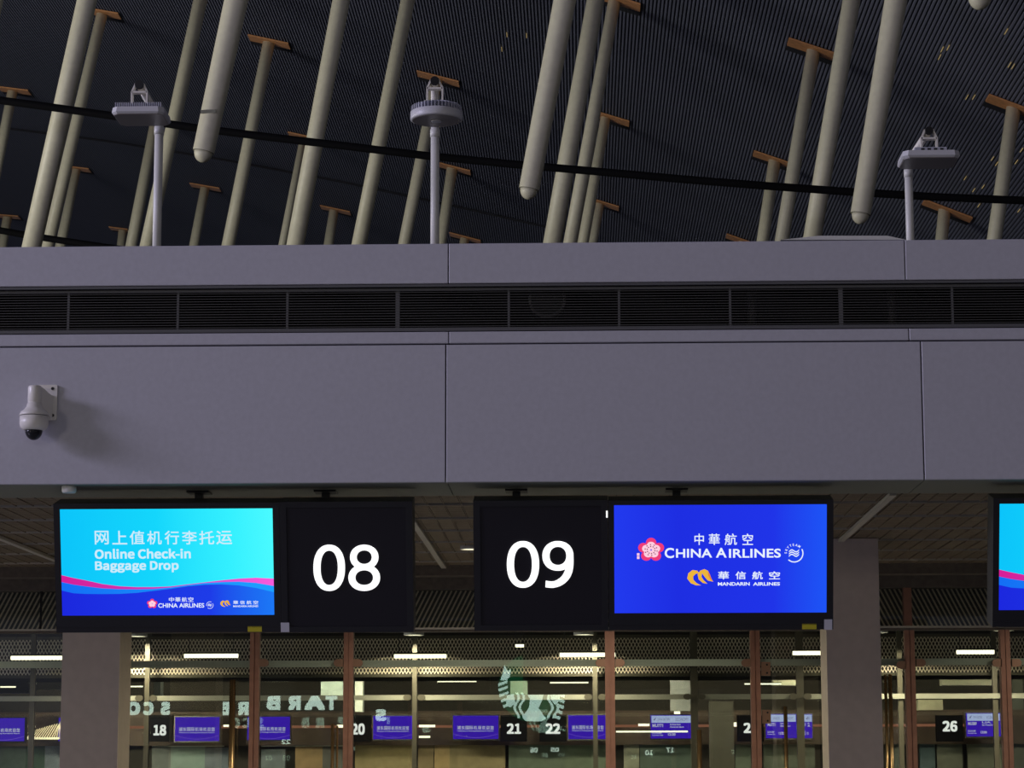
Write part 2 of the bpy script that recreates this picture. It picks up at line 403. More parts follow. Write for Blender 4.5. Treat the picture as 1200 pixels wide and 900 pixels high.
def big_digit(mb, s, x0, x1, y0, y1):
    cx, w_, h = (x0+x1)/2, (x1-x0)/2, y1-y0
    R = lambda cy, rx, ry, ix, iy, e=2.25: mb.strip(T, [T.pix(*p) for p in sup(cx, cy, rx, ry, e=e)], [T.pix(*p) for p in sup(cx, cy, ix, iy, e=e)], .001)
    if s == '0': R((y0+y1)/2, w_, h/2, w_-8.4, h/2-7.0)
    if s == '8':
        R(y0+14.6, w_*.90, 14.6, w_*.90-7.9, 7.9, 2.1); R(y1-15.6, w_, 15.6, w_-8.2, 8.6, 2.1)
    if s == '9':
        R(y0+17.4, w_, 17.4, w_-8.4, 10.6, 2.15)
        O = [(18.1, 16), (18.2, 27), (16.6, 37), (12, 45.6), (4, 52), (-5.5, 54.8), (-14.6, 54.2)]; I = [(9.8, 16), (9.6, 27), (8.2, 34.5), (4.6, 41), (-1.2, 45.6), (-7, 47.3), (-14.2, 46.4)]
        def sm(L):
            out = []
            for k in range(len(L)-1):
                p0, p1, p2, p3 = L[max(k-1, 0)], L[k], L[k+1], L[min(k+2, len(L)-1)]
                for j in range(5):
                    t = j/5; out.append(tuple(.5*((2*p1[i])+(-p0[i]+p2[i])*t+(2*p0[i]-5*p1[i]+4*p2[i]-p3[i])*t*t+(-p0[i]+3*p1[i]-3*p2[i]+p3[i])*t**3) for i in (0, 1)))
            return out+[L[-1]]
        mb.strip(T, [T.pix(cx+a, y0+b) for a, b in sm(O)], [T.pix(cx+a, y0+b) for a, b in sm(I)], .0011)
def number_panel(x0, x1, y0, y1, digs, label):
    a0, a1, b0, b1 = rect_px(T, x0, x1, y0, y1)
    t = thing('number_sign', T.pt((a0+a1)/2, b0, -.1), label, 'sign', 'desk number panels')
    housing(t, x0, x1, y0, y1)
    i = (a0+.042, a1-.042, b0+.036, b1-.036)
    mb = MB(); ring(mb, T, (a0, a1, b0, b1), i, -.012, 0); mb.build('frame', M['bezel'], t)
    MB().fbox(T, *i, -.012, -.006).build('led_board', M['ledface'], t)
    mb = MB()
    for s, xa, xb, ya, yb in digs:
        mb = MB(); big_digit(mb, s, xa, xb, ya, yb); mb.build('digit', M['glow'], t, 'glowing white digit', flat=True)
    hanger(t, (x0+x1)/2-30)
    return t
number_panel(328.5, 484, 588, 741, [('0', 367.3, 404.3, 638.3, 692.5), ('8', 408.3, 445.4, 638.3, 692.5)], 'square black number panel glowing 08 beside the light blue check-in screen')
t09 = number_panel(555.2, 712.6, 586.5, 739, [('0', 594, 631.8, 634, 688.8), ('9', 635.6, 672, 634, 688.8)], 'square black number panel glowing 09 beside the dark blue airline screen')
mb = MB(); a = rect_px(T, 710.2, 712.2, 598.5, 606.5); mb.fbox(T, *a, 0, .006); mb.build('indicator_light', M['fardigit'], t09, 'tiny white indicator light')

def px(fr, pts): return [fr.pix(x, y) for x, y in pts]
def P_rel(fr, cx, cy, k, pts): return px(fr, [(cx+x*k, cy+y*k) for x, y in pts])
pinkA = emit('petal_pink', (238, 60, 120)); pinkB = emit('petal_pale', (255, 205, 225)); txtw = emit('screen_text_white', (232, 242, 255)); gold = emit('gold_logo', (236, 180, 60)); dkp = emit('stamen_dark', (120, 20, 60)); orange = emit('logo_orange', (226, 130, 60))
def blossom(t, fr, cx, cy, R, detail=True):
    mb = MB()
    for k in range(5):
        an = -PI/2 + 2*PI*k/5; x, y = cx+R*.62*math.cos(an), cy+R*.56*math.sin(an)
        mb.poly(fr, px(fr, circ(x, y, R*.40, R*.37, 16)), .0030)
    mb.build('blossom_petals', pinkA, t, 'pink blossom emblem', flat=True)
    mb = MB()
    for k in range(5):
        an = -PI/2 + 2*PI*k/5; x, y = cx+R*.38*math.cos(an), cy+R*.34*math.sin(an)
        mb.poly(fr, px(fr, circ(x, y, R*.33, R*.29, 14)), .0042)
    mb.build('blossom_heart', pinkB, t, 'pale pink blossom heart', flat=True)
    if detail:
        mb = MB()
        for k in range(10):
            an = 2*PI*k/10+.2
            for q in (.30, .46): mb.poly(fr, px(fr, circ(cx+R*q*math.cos(an), cy+R*q*.9*math.sin(an), R*.05, R*.05, 6)), .0055)
        mb.build('blossom_stamens', dkp, t, flat=True)
def arc_strip(mb, fr, cx, cy, R, w_, a0, a1, t, n=20):
    A = px(fr, circ(cx, cy, R, R, n, a0, a1)); B = px(fr, circ(cx, cy, R-w_, R-w_, n, a0, a1)); mb.strip(fr, A, B, t)
def sky_ring(t, fr, cx, cy, R, big=True):
    mb = MB()
    arc_strip(mb, fr, cx, cy, R, R*.12, -.5, 2.3, .0035)
    for k in range(3):
        y = cy-R*.22+k*R*.24
        top = [(cx-R*.58+R*1.1*i/10, y-R*.16*math.sin(i/10*2*PI)-R*.018*i*1.2) for i in range(11)]
        bot = [(x, yy+R*.13) for x, yy in top]
        mb.strip(fr, px(fr, top), px(fr, bot), .0035)
    if big:
        for k, ch in enumerate('SKYTEAM'):
            an = math.radians(183+k*20.5); x, y = cx+R*.93*math.cos(an), cy+R*.93*math.sin(an)
            vs, fs = glyphs(ch, .02); mx = sum(v[0] for v in vs)/len(vs); my = .36; rot = an+PI/2
            pts = []
            for vx, vy in vs:
                u, v = (vx-mx)*R*.33, -(vy-my)*R*.36
                pts.append((x+u*math.cos(rot)-v*math.sin(rot), y+u*math.sin(rot)+v*math.cos(rot)))
            mb.add([fr.pt(*q, .0035) for q in px(fr, pts)], fs)
    else: arc_strip(mb, fr, cx, cy, R, R*.12, 2.9, 5.2, .0035)
    mb.build('alliance_emblem', txtw, t, 'white round alliance emblem', flat=True)
def gold_bird(t, fr, cx, cy, k):
    # three curling leaf lobes forming a winged m
    L1 = [(-15.2, 1), (-14, -5), (-9, -9), (-3.5, -8.2), (-1, -5), (-5, -4.6), (-8.2, -1.5), (-8, 2.5), (-4, 6.6), (1, 9), (-5, 9), (-11, 6.6)]
    L2 = [(-3, -3.8), (0, -8.2), (5, -10), (9.2, -8), (11.5, -3.5), (13.3, 1.5), (15.4, 4.8), (9, 3.4), (5.5, -.5), (2.2, -5.2), (1.5, -1), (4, 3), (8.6, 7.2), (3, 6.2), (-1.8, 2)]
    mb = MB(); mb.add([fr.pt(*q, .0035) for q in P_rel(fr, cx, cy, k, L1)], [tuple(range(len(L1)))]); mb.add([fr.pt(*q, .0038) for q in P_rel(fr, cx, cy, k, L2)], [tuple(range(len(L2)))])
    mb.build('gold_wing_emblem', gold, t, 'gold winged emblem', flat=True)
    mb = MB(); L3 = [(9.2, -8), (11.5, -3.5), (13.3, 1.5), (15.4, 4.8), (11.5, 1.5), (9.3, -3)]
    mb.add([fr.pt(*q, .0042) for q in P_rel(fr, cx, cy, k, L3)], [tuple(range(len(L3)))]); mb.build('emblem_shadow_edge', orange, t, flat=True)

def stickers(t, ya0, ya1, yy0, yy1, qa0, qa1, qy0, qy1):
    MB().fbox(T, *rect_px(T, ya0, ya1, yy0, yy1), 0.0, .002).build('yellow_sticker', M['yellow'], t, 'yellow inventory sticker')
    o = MB().fbox(T, *rect_px(T, qa0, qa1, qy0, qy1), 0.001, .003).build('white_sticker', M['tag'], t, 'white asset sticker')

def checkin_screen(dx, dy, label):
    def R(x0, x1, y0, y1): return rect_px(T, x0+dx, x1+dx, y0+dy, y1+dy)
    o = R(64.3, 328.3, 589.7, 741); s = R(71.5, 320.4, 596.3, 721)
    t = thing('information_screen', T.pt((o[0]+o[1])/2, o[2], -.1), label, 'screen', 'overhead check-in screens')
    housing(t, 64.3+dx, 328.3+dx, 589.7+dy, 741+dy)
    mb = MB(); ring(mb, T, o, s, -.012, 0); mb.fbox(T, o[0], o[1], o[2]+.030, o[2]+.034, 0, .002); mb.build('bezel', M['bezel'], t)
    m = emit_grad('screen_cyan', [(0, (12, 196, 250)), (.45, (20, 214, 252)), (.8, (52, 240, 255)), (1, (74, 250, 255))])
    scr = MB().fbox(T, *s, -.012, -.006).build('screen', m, t, 'glowing light blue screen')
    # waves
    xs = [71.5, 86, 100, 120, 140, 160, 180, 200, 220, 240, 260, 280, 300, 320.4]
    pt = [674, 677.3, 680, 684.4, 687, 688, 688, 687.2, 684.8, 682.4, 680, 678, 677, 678]
    pb = [682, 685, 687, 689.4, 690.4, 690.6, 690, 688.4, 685.6, 683.2, 682, 681.6, 683, 686.6]
    db = [692, 695.2, 696, 696.2, 696, 694.8, 692.4, 690, 687, 685.2, 684.8, 686, 689, 694]
    sh = lambda ys: [T.pix(x+dx, y+dy) for x, y in zip(xs, ys)]
    def clampx(ps): ps[0] = (s[0], ps[0][1]); ps[-1] = (s[1], ps[-1][1]); return ps
    PT, PB, DB = clampx(sh(pt)), clampx(sh(pb)), clampx(sh(db))
    base = [(a, s[2]) for a, b in DB]
    mp = emit_grad('wave_pink_', [(0, (214, 30, 150)), (.6, (206, 60, 190)), (1, (248, 92, 220))]); ml = emit_grad('wave_light_blue', [(0, (20, 110, 245)), (1, (30, 160, 255))]); md = emit_grad('wave_deep_blue', [(0, (28, 40, 222)), (.7, (30, 60, 232)), (1, (28, 120, 246))])
    MB().strip(T, PT, PB, .0).build('pink_wave', mp, t, 'pink wave stripe', flat=True)
    MB().strip(T, PB, DB, .0).build('light_blue_wave', ml, t, 'light blue wave stripe', flat=True)
    MB().strip(T, DB, base, .0).build('deep_blue_wave', md, t, 'deep blue lower field', flat=True)
    mb = MB()
    for ch, xa, xb in zip('网上值机行李托运', (111, 131.6, 152, 172.4, 193, 213.4, 233.4, 253.4), (127.4, 149, 169.4, 189.4, 210, 230.6, 251, 272)):
        text_px(mb, T, ch, xa+dx, xb+dx, 622+dy, 638+dy, .001, bold=.022)
    hl = emit('headline_pale', (205, 236, 250)); mb.build('chinese_headline', hl, t, 'pale Chinese headline'); mb = MB()
    text_px(mb, T, 'Online Check-in', 111+dx, 223.6+dx, 643+dy, 654.7+dy, .001, bold=.022, inter=True)
    text_px(mb, T, 'Baggage Drop', 111.4+dx, 209.4+dx, 657.6+dy, 671+dy, .001, bold=.022, inter=True)
    mb.build('english_headline', hl, t, 'pale English headline')
    blossom(t, T, 178.4+dx, 707.4+dy, 6.2, False)
    mb = MB()
    for ch, xa in zip('中華航空', (198, 205.4, 213, 220.6)): text_px(mb, T, ch, xa+dx, xa+6.2+dx, 699.8+dy, 705.2+dy, .0025, bold=.02)
    mb.build('chinese_name', txtw, t, 'small white Chinese airline name'); mb = MB()
    text_px(mb, T, 'CHINA AIRLINES', 185.4+dx, 239.4+dx, 706.8+dy, 712+dy, .0025, bold=.02)
    mb.build('english_name', txtw, t, 'small white English airline name'); mb = MB()
    for ch, xa in zip('華信航空', (273.4, 281.2, 289, 296.8)): text_px(mb, T, ch, xa+dx, xa+5.8+dx, 703.8+dy, 708+dy, .0025, bold=.02)
    mb.build('chinese_name', txtw, t, 'small white Chinese airline name'); mb = MB()
    text_px(mb, T, 'MANDARIN AIRLINES', 273.4+dx, 302.6+dx, 709.2+dy, 711.4+dy, .0025, bold=.02)
    mb.build('english_name', txtw, t, 'small white English airline name')
    sky_ring(t, T, 246+dx, 709+dy, 4.2, False); gold_bird(t, T, 264.3+dx, 707.3+dy, .40)
    hanger(t, 225+dx)
    return t
t1 = checkin_screen(0, 0, 'overhead screen with light blue field reading Online Check-in Baggage Drop')
stickers(t1, 290.3, 306.8, 734, 740.3, 329.5-.4, 339.5-.4, 729.6, 740.6)
checkin_screen(1099.5, -6.5, 'overhead light blue screen cut by the photo edge beyond the second pillar')

o = rect_px(T, 713.2, 976.6, 586.3, 738); s = rect_px(T, 719.9, 968.8, 591.5, 718.3)
t2 = thing('information_screen', T.pt((o[0]+o[1])/2, o[2], -.1), 'overhead screen with deep blue field, pink blossom emblem and white lettering', 'screen', 'overhead check-in screens')
housing(t2, 713.2, 976.6, 586.3, 738)
mb = MB(); ring(mb, T, o, s, -.012, 0); mb.fbox(T, o[0], o[1], o[2]+.030, o[2]+.034, 0, .002); mb.build('bezel', M['bezel'], t2)
mbl = emit_grad('screen_royal_blue', [(0, (34, 58, 238)), (.3, (30, 46, 226)), (.75, (32, 52, 232)), (1, (30, 84, 246))])
MB().fbox(T, *s, -.012, -.006).build('screen', mbl, t2, 'glowing deep blue screen')
mb = MB()
for ch, xa, xb in zip('中華航空', (813.8, 830.6, 849.2, 870), (824.9, 843.5, 863.6, 882.4)): text_px(mb, T, ch, xa, xb, 625.3, 638.6, .0015, bold=.018)
mb.build('chinese_name', txtw, t2, 'white Chinese airline name, upper line'); mb = MB()
text_px(mb, T, 'C', 778.9, 789.8, 642.0, 654.0, .0015, bold=.022); text_px(mb, T, 'HINA', 792.2, 834.5, 643.0, 653.4, .0015, bold=.020, spacing=1.02)
text_px(mb, T, 'A', 838.9, 851.6, 642.0, 653.4, .0015, bold=.022); text_px(mb, T, 'IRLINES', 854.2, 915, 643.0, 653.6, .0015, bold=.020, spacing=1.02)
mb.build('english_name', txtw, t2, 'white English airline name, large'); mb = MB()
for ch, xa, xb in zip('華信航空', (841.6, 861.9, 881.4, 901.2), (854.2, 874.1, 893.9, 914)): text_px(mb, T, ch, xa, xb, 669.6, 678.8, .0015, bold=.03)
mb.build('chinese_name', txtw, t2, 'white Chinese airline name, lower line'); mb = MB()
text_px(mb, T, 'MANDARIN', 841.2, 878.6, 682.2, 686.2, .0015, bold=.03); text_px(mb, T, 'AIRLINES', 882.4, 914, 682.2, 686.2, .0015, bold=.03)
mb.build('english_name', txtw, t2, 'white English airline name, small')
blossom(t2, T, 763, 644.4, 15.4)
mb = MB(); mb.fbox(T, *rect_px(T, 746.4, 749.4, 648.2, 651.2), .0, .002); mb.fbox(T, *rect_px(T, 746.4, 749.4, 651.8, 655), .0, .002); mb.build('seal_mark', pinkB, t2, 'small pink seal mark')
sky_ring(t2, T, 930.7, 648.3, 10.8); gold_bird(t2, T, 820.5, 676.8, 1.0)
hanger(t2, 795)
stickers(t2, 940, 956.8, 731, 737.3, 965.8, 975.2, 725.8, 738)

# ------------------------------------------------------------------ dome camera on the fascia
def lathe(mb, c, prof, n=28, squash=1):
    base = len(mb.v)
    for r, z in prof:
        for j in range(n): mb.v.append(Vector((c[0]+r*math.cos(2*PI*j/n), c[1]+r*math.sin(2*PI*j/n)*squash, c[2]+z)))
    for k in range(len(prof)-1):
        for j in range(n): q = base+k*n; mb.f.append((q+j, q+(j+1) % n, q+n+(j+1) % n, q+n+j)); mb.sm.append(True)
    mb.f.append(tuple(base+j for j in range(n))); mb.sm.append(False)
    mb.f.append(tuple(base+(len(prof)-1)*n+j for j in range(n))); mb.sm.append(False)
u = .0052
cx, yc = F0.wp(40, 485).x, YF-.115
def zz(y): return V(yc).pix(40, y)[1]
def cxa(y): return V(yc).pix(40, y)[0]
cxa_ = V(yc).pix(40, 490)[0]
dc = thing('dome_camera', (F0.wp(61, 472).x, YF, zz(472)), 'white dome security camera with dark lens bubble mounted on the fascia', 'security camera')
pa = rect_px(F0, 44.5, 67.5, 451.5, 493)
rr = .012
pts = []
for (x, z, a0) in ((pa[1]-rr, pa[3]-rr, 0), (pa[0]+rr, pa[3]-rr, PI/2), (pa[0]+rr, pa[2]+rr, PI), (pa[1]-rr, pa[2]+rr, 1.5*PI)): pts += circ(x, z, rr, rr, 5, a0, a0+PI/2)
MB().prism(F0, pts, .005, .020).build('wall_plate', M['cam_white'], dc)
for yy in (456, 487.3): c_ = F0.pix(62.5, yy); MB().prism(F0, circ(*c_, .010, .010, 12), .0202, .0225).build('screw', M['black'], dc)
# gusset arm: curved web from plate to neck
mb = MB(); hw = .040; top = []; bot = []
for i in range(9):
    q = i/8; y = YF-.02+(yc-YF+.02)*q; ease = q*q*(3-2*q); x = F0.pix(57, 470)[0]+(cxa_-F0.pix(57, 470)[0])*q
    top.append((x, y, zz(461)+(zz(453)-zz(461))*ease)); bot.append((x, y, zz(490)+(zz(474)-zz(490))*q))
n = 9; Pp = []
for side in (-1, 1):
    for tr in (top, bot):
        for (x, y, z) in tr: Pp.append((x+side*hw*.8, y, z))
F_ = []
for i in range(n-1): F_ += [(i, i+1, n+i+1, n+i), (2*n+i, 3*n+i, 3*n+i+1, 2*n+i+1), (i, 2*n+i, 2*n+i+1, i+1), (n+i, n+i+1, 3*n+i+1, 3*n+i)]
F_ += [(0, n, 3*n, 2*n), (n-1, 3*n-1, 4*n-1, 2*n-1)]
mb.add(Pp, F_); mb.build('bracket_arm', M['cam_white'], dc)
mb = MB(); zt = zz(452.5)
lathe(mb, (cxa_, yc, 0), [(.030, zt+.003), (.038, zt), (.042, zt-.010), (.042, zz(471.2)), (.0405, zz(471.6)), (.0405, zz(472.2)), (.044, zz(472.5)), (.050, zz(477)), (.066, zz(480.5)), (.084, zz(483)), (.0905, zz(486)), (.0905, zz(487.3))])
mb.build('mount_cap', M['cam_white'], dc)
mb = MB(); lathe(mb, (cxa_, yc, 0), [(.084, zz(487.2)), (.084, zz(488.2))]); mb.build('seam', M['black'], dc)
mb = MB(); lathe(mb, (cxa_, yc, 0), [(.0885, zz(488.0)), (.0885, zz(497)), (.083, zz(501)), (.068, zz(503.8)), (.058, zz(504.5))]); mb.build('housing', M['cam_white'], dc)
mb = MB(); R0 = .054; zd = zz(504.5); lathe(mb, (cxa_, yc, 0), [(R0*math.cos(i*PI/2/8), zd-R0*1.12*math.sin(i*PI/2/8)) for i in range(8)] + [(.002, zd-R0*1.12)]); mb.build('lens_dome', M['cam_dome'], dc, 'smoked black lens dome')

# ------------------------------------------------------------------ floodlights on poles above the block
def flood(kind, pole_px, pole_top, pole_bot, head, label, arm_end):
    Yp = 16.75; Yh = 16.35
    pt0, pb0 = V(Yp).wp(pole_px[0], pole_top), V(Yp).wp(pole_px[1], pole_bot+14)
    pb0.x = pt0.x = (pt0.x+pb0.x)/2; pb0.z = ZT-.03
    t = thing('floodlight', pb0, label, 'floodlight', 'floodlights on poles above the fascia')
    r = .0305 if kind != 'sq2' else .028
    MB().tube([pb0, pt0+Vector((0, 0, .05))], [r, r], 18).tube([pt0-Vector((0, 0, .055)), pt0], [r*1.14, r*1.14], 18).build('pole', M['white'], t)
    MB().tube([pb0, pb0+Vector((0, 0, .012))], [.07, .07], 20).build('base_plate', M['white'], t)
    h = V(Yh); hx0, hx1, hyt, hyb = head; a0, a1, b0, b1 = rect_px(h, hx0, hx1, hyt, hyb); ac = (a0+a1)/2; W = a1-a0
    e = V(Yh-.05).wp(*arm_end)
    s0 = pt0+Vector((0, 0, .03))
    MB().tube([s0, s0+(e-s0)*.12+Vector((0, 0, .02)), e], [r*.9, r*.9, r*.9], 16).build('arm', M['cam_white'], t)
    d = (e-s0).normalized(); d2 = Vector((d.x*.3, d.y, d.z*.25)).normalized()
    MB().tube([e-d2*.006, e+d2*.014], [r*1.0, r*1.0], 18).build('arm_cap', M['black'], t)
    # head
    zb = b0; body_h = (b1-b0)
    tl = Frame((ac, Yh, 0), (1, 0, 0), (0, 0, 1))
    if kind == 'round':
        R = W/2; zlow = b0+.055; n = 40
        mb = MB(); lathe(mb, (ac, Yh, 0), [(R*.93, zlow-.004), (R*.985, zlow), (R, zlow+.006), (R, zlow+.052), (R*.97, zlow+.056)], n); mb.build('lamp_ring', M['lampbody'], t)
        mb = MB(); lathe(mb, (ac, Yh, 0), [(R*.92, zlow-.006), (R*.92, zlow+.002)], n); mb.build('lamp_face', M['lampface'], t, 'unlit dark round lamp face')
        mb = MB(); lathe(mb, (ac, Yh, 0), [(.035, zlow-.012), (.035, zlow-.004)], 16); mb.build('sensor', M['lampbody'], t)
        for k in range(44):
            an = 2*PI*k/44; p = Vector((ac+R*.66*math.cos(an), Yh+R*.66*math.sin(an), 0)); q = Vector((ac+R*.97*math.cos(an), Yh+R*.97*math.sin(an), 0))
            fm = MB(); nrm = Vector((-math.sin(an), math.cos(an), 0))*.0025
            zl, zh = zlow+.05, zlow+.10
            fm.add([p+nrm+Vector((0, 0, zl)), q+nrm+Vector((0, 0, zl)), q+nrm+Vector((0, 0, zh-.008)), p+nrm+Vector((0, 0, zh+.012)), p-nrm+Vector((0, 0, zl)), q-nrm+Vector((0, 0, zl)), q-nrm+Vector((0, 0, zh-.008)), p-nrm+Vector((0, 0, zh+.012))],
                   [(0, 1, 2, 3), (7, 6, 5, 4), (0, 4, 5, 1), (1, 5, 6, 2), (2, 6, 7, 3), (3, 7, 4, 0)])
            fm.build('cooling_fin', M['fin'], t)
        mb = MB(); lathe(mb, (ac, Yh, 0), [(R*.7, zlow+.05), (R*.7, zlow+.105), (R*.5, zlow+.118), (R*.2, zlow+.122)], 24); mb.build('driver_box', M['fin'], t)
        ztop = zlow+.118
    else:
        hw_, hd = W/2, .17; zlow = b0+.048; cut = .035
        oct_ = [(-hw_+cut, -hd), (hw_-cut, -hd), (hw_, -hd+cut), (hw_, hd-cut), (hw_-cut, hd), (-hw_+cut, hd), (-hw_, hd-cut), (-hw_, -hd+cut)]
        def slab(sc0, sc1, z0, z1):
            m_ = MB(); k_ = len(oct_)
            m_.add([(ac+x*sc0, Yh+y*sc0, z0) for x, y in oct_]+[(ac+x*sc1, Yh+y*sc1, z1) for x, y in oct_], [tuple(reversed(range(k_))), tuple(range(k_, 2*k_))]+[(i, (i+1) % k_, k_+(i+1) % k_, k_+i) for i in range(k_)]); return m_
        slab(.95, 1.0, zlow, zlow+.012).build('lamp_rim', M['lampbody'], t)
        slab(.93, .93, zlow-.004, zlow-.0005).build('lamp_face', M['lampface'], t, 'unlit dark square lamp face')
        slab(1.0, .97, zlow+.0125, zlow+.048).build('lamp_body', M['lampbody'], t)
        if kind == 'sq1':
            for k in range(22):
                x = ac-hw_*.86+hw_*1.72*k/21; MB().box(x-.003, x+.003, Yh-hd*.86, Yh+hd*.86, zlow+.0485, zlow+.082).build('cooling_fin', M['fin'], t)
        else:
            MB().box(ac-hw_*.55, ac+hw_*.55, Yh-hd*.8, Yh+hd*.8, zlow+.0485, zlow+.075).build('driver_box', M['fin'], t)
            mb = MB()
            for k in range(4): x = ac-hw_*.34+k*hw_*.22; mb.box(x, x+hw_*.12, Yh-hd*.8-.002, Yh-hd*.8+.01, zlow+.052, zlow+.068)
            mb.build('vent_slot', M['black'], t)
        ztop = zlow+.080
    # U bracket up to the arm end
    bw = .052; yb = Yh-.03; ze = e.z-.030
    mb = MB()
    for s_ in (-1, 1):
        mb.bar((e.x+s_*bw, yb, ztop-.006), (e.x+s_*bw, yb, ze-.02), .012, .05, (0, 1, 0)); mb.bar((e.x+s_*bw, yb, ze-.02), (e.x+s_*.026, yb, e.z+.01), .012, .05, (0, 1, 0))
    mb.bar((e.x-bw, yb, ze-.02), (e.x+bw, yb, ze-.02), .05, .012, (0, 0, 1)); mb.bar((e.x-bw-.02, yb, ztop), (e.x+bw+.02, yb, ztop), .06, .012, (0, 0, 1))
    mb.build('bracket', M['cam_white'], t)
    return t
flood('sq1', (185.5, 184.5), 149, 285, (135.5, 196.5, 120, 148), 'square white floodlight with cooling fins on a pole, near the dome camera side', (163.5, 99.5))
flood('round', (508.5, 511), 152, 283, (481, 542, 107, 150), 'round white floodlight with ribbed rim on a pole above the fascia', (509.5, 95))
flood('sq2', (1064.5, 1067), 199, 277, (1054.3, 1121.3, 176, 199), 'flat square white floodlight with vented top on a pole beside hanging strut end', (1088.5, 153.5))
# low white duct lid lying on the block
fr = V(16.4); MB().prism(fr, px(fr, [(915, 281), (960, 276.2), (1040, 276.2), (1062, 281)]), -.3, 0).build('duct_cover', M['white'], None, 'low white duct cover lying on top of the fascia block', cat='duct cover')

# ------------------------------------------------------------------ the great ribbed roof
ZC = 21.6
def ZR(x): return ZC - .31*x - .0042*x*x
def roof_hit(px_, py_):
    d = ray(px_, py_); lo, hi = 20.0, 400.0
    f = lambda k: (CAM+d*k).z - ZR((CAM+d*k).x)
    for _ in range(60):
        m = (lo+hi)/2
        if f(m) > 0: hi = m
        else: lo = m
    return CAM+d*lo
mb = MB(); pitch = .094; x = -60.0; prof = []
while x < 56: prof += [(x, 0), (x+pitch*.46, 0), (x+pitch*.52, .055), (x+pitch*.94, .055)]; x += pitch
np_ = len(prof)
P = [(a, yv, ZR(a)+h) for yv in (-20, 220) for a, h in prof]
mb.add(P, [(i, i+1, np_+i+1, np_+i) for i in range(np_-1)])
mb.build('ceiling', M['roof'], None, kind='structure', loc=(0, 60, ZC), flat=True)
bpy.context.scene.objects['ceiling'].visible_shadow = True
# thin dark seam across the ribs
roofo = bpy.data.objects['ceiling']
mb = MB()
pp = [roof_hit(x_, y_) for x_, y_ in ((-20, 147), (12, 150), (130, 165), (260, 186), (400, 212), (520, 238), (640, 265), (700, 279))]
for a, b in zip(pp, pp[1:]): mb.bar(a-Vector((0, 0, .03)), b-Vector((0, 0, .03)), .16, .05)
mb.build('roof_seam', M['shade_seam'], roofo)
mb = MB()  # gold reflections on the ribs, built as small glowing slits
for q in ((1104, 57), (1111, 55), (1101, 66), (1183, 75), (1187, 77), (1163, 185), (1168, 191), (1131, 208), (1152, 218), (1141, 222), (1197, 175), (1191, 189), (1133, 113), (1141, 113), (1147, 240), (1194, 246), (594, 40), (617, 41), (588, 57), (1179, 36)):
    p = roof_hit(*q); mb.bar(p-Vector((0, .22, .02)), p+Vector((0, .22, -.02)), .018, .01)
mb.build('painted_glints', M['speck'], roofo, 'tiny golden glints painted as glowing slits between the ribs', kind='stuff')

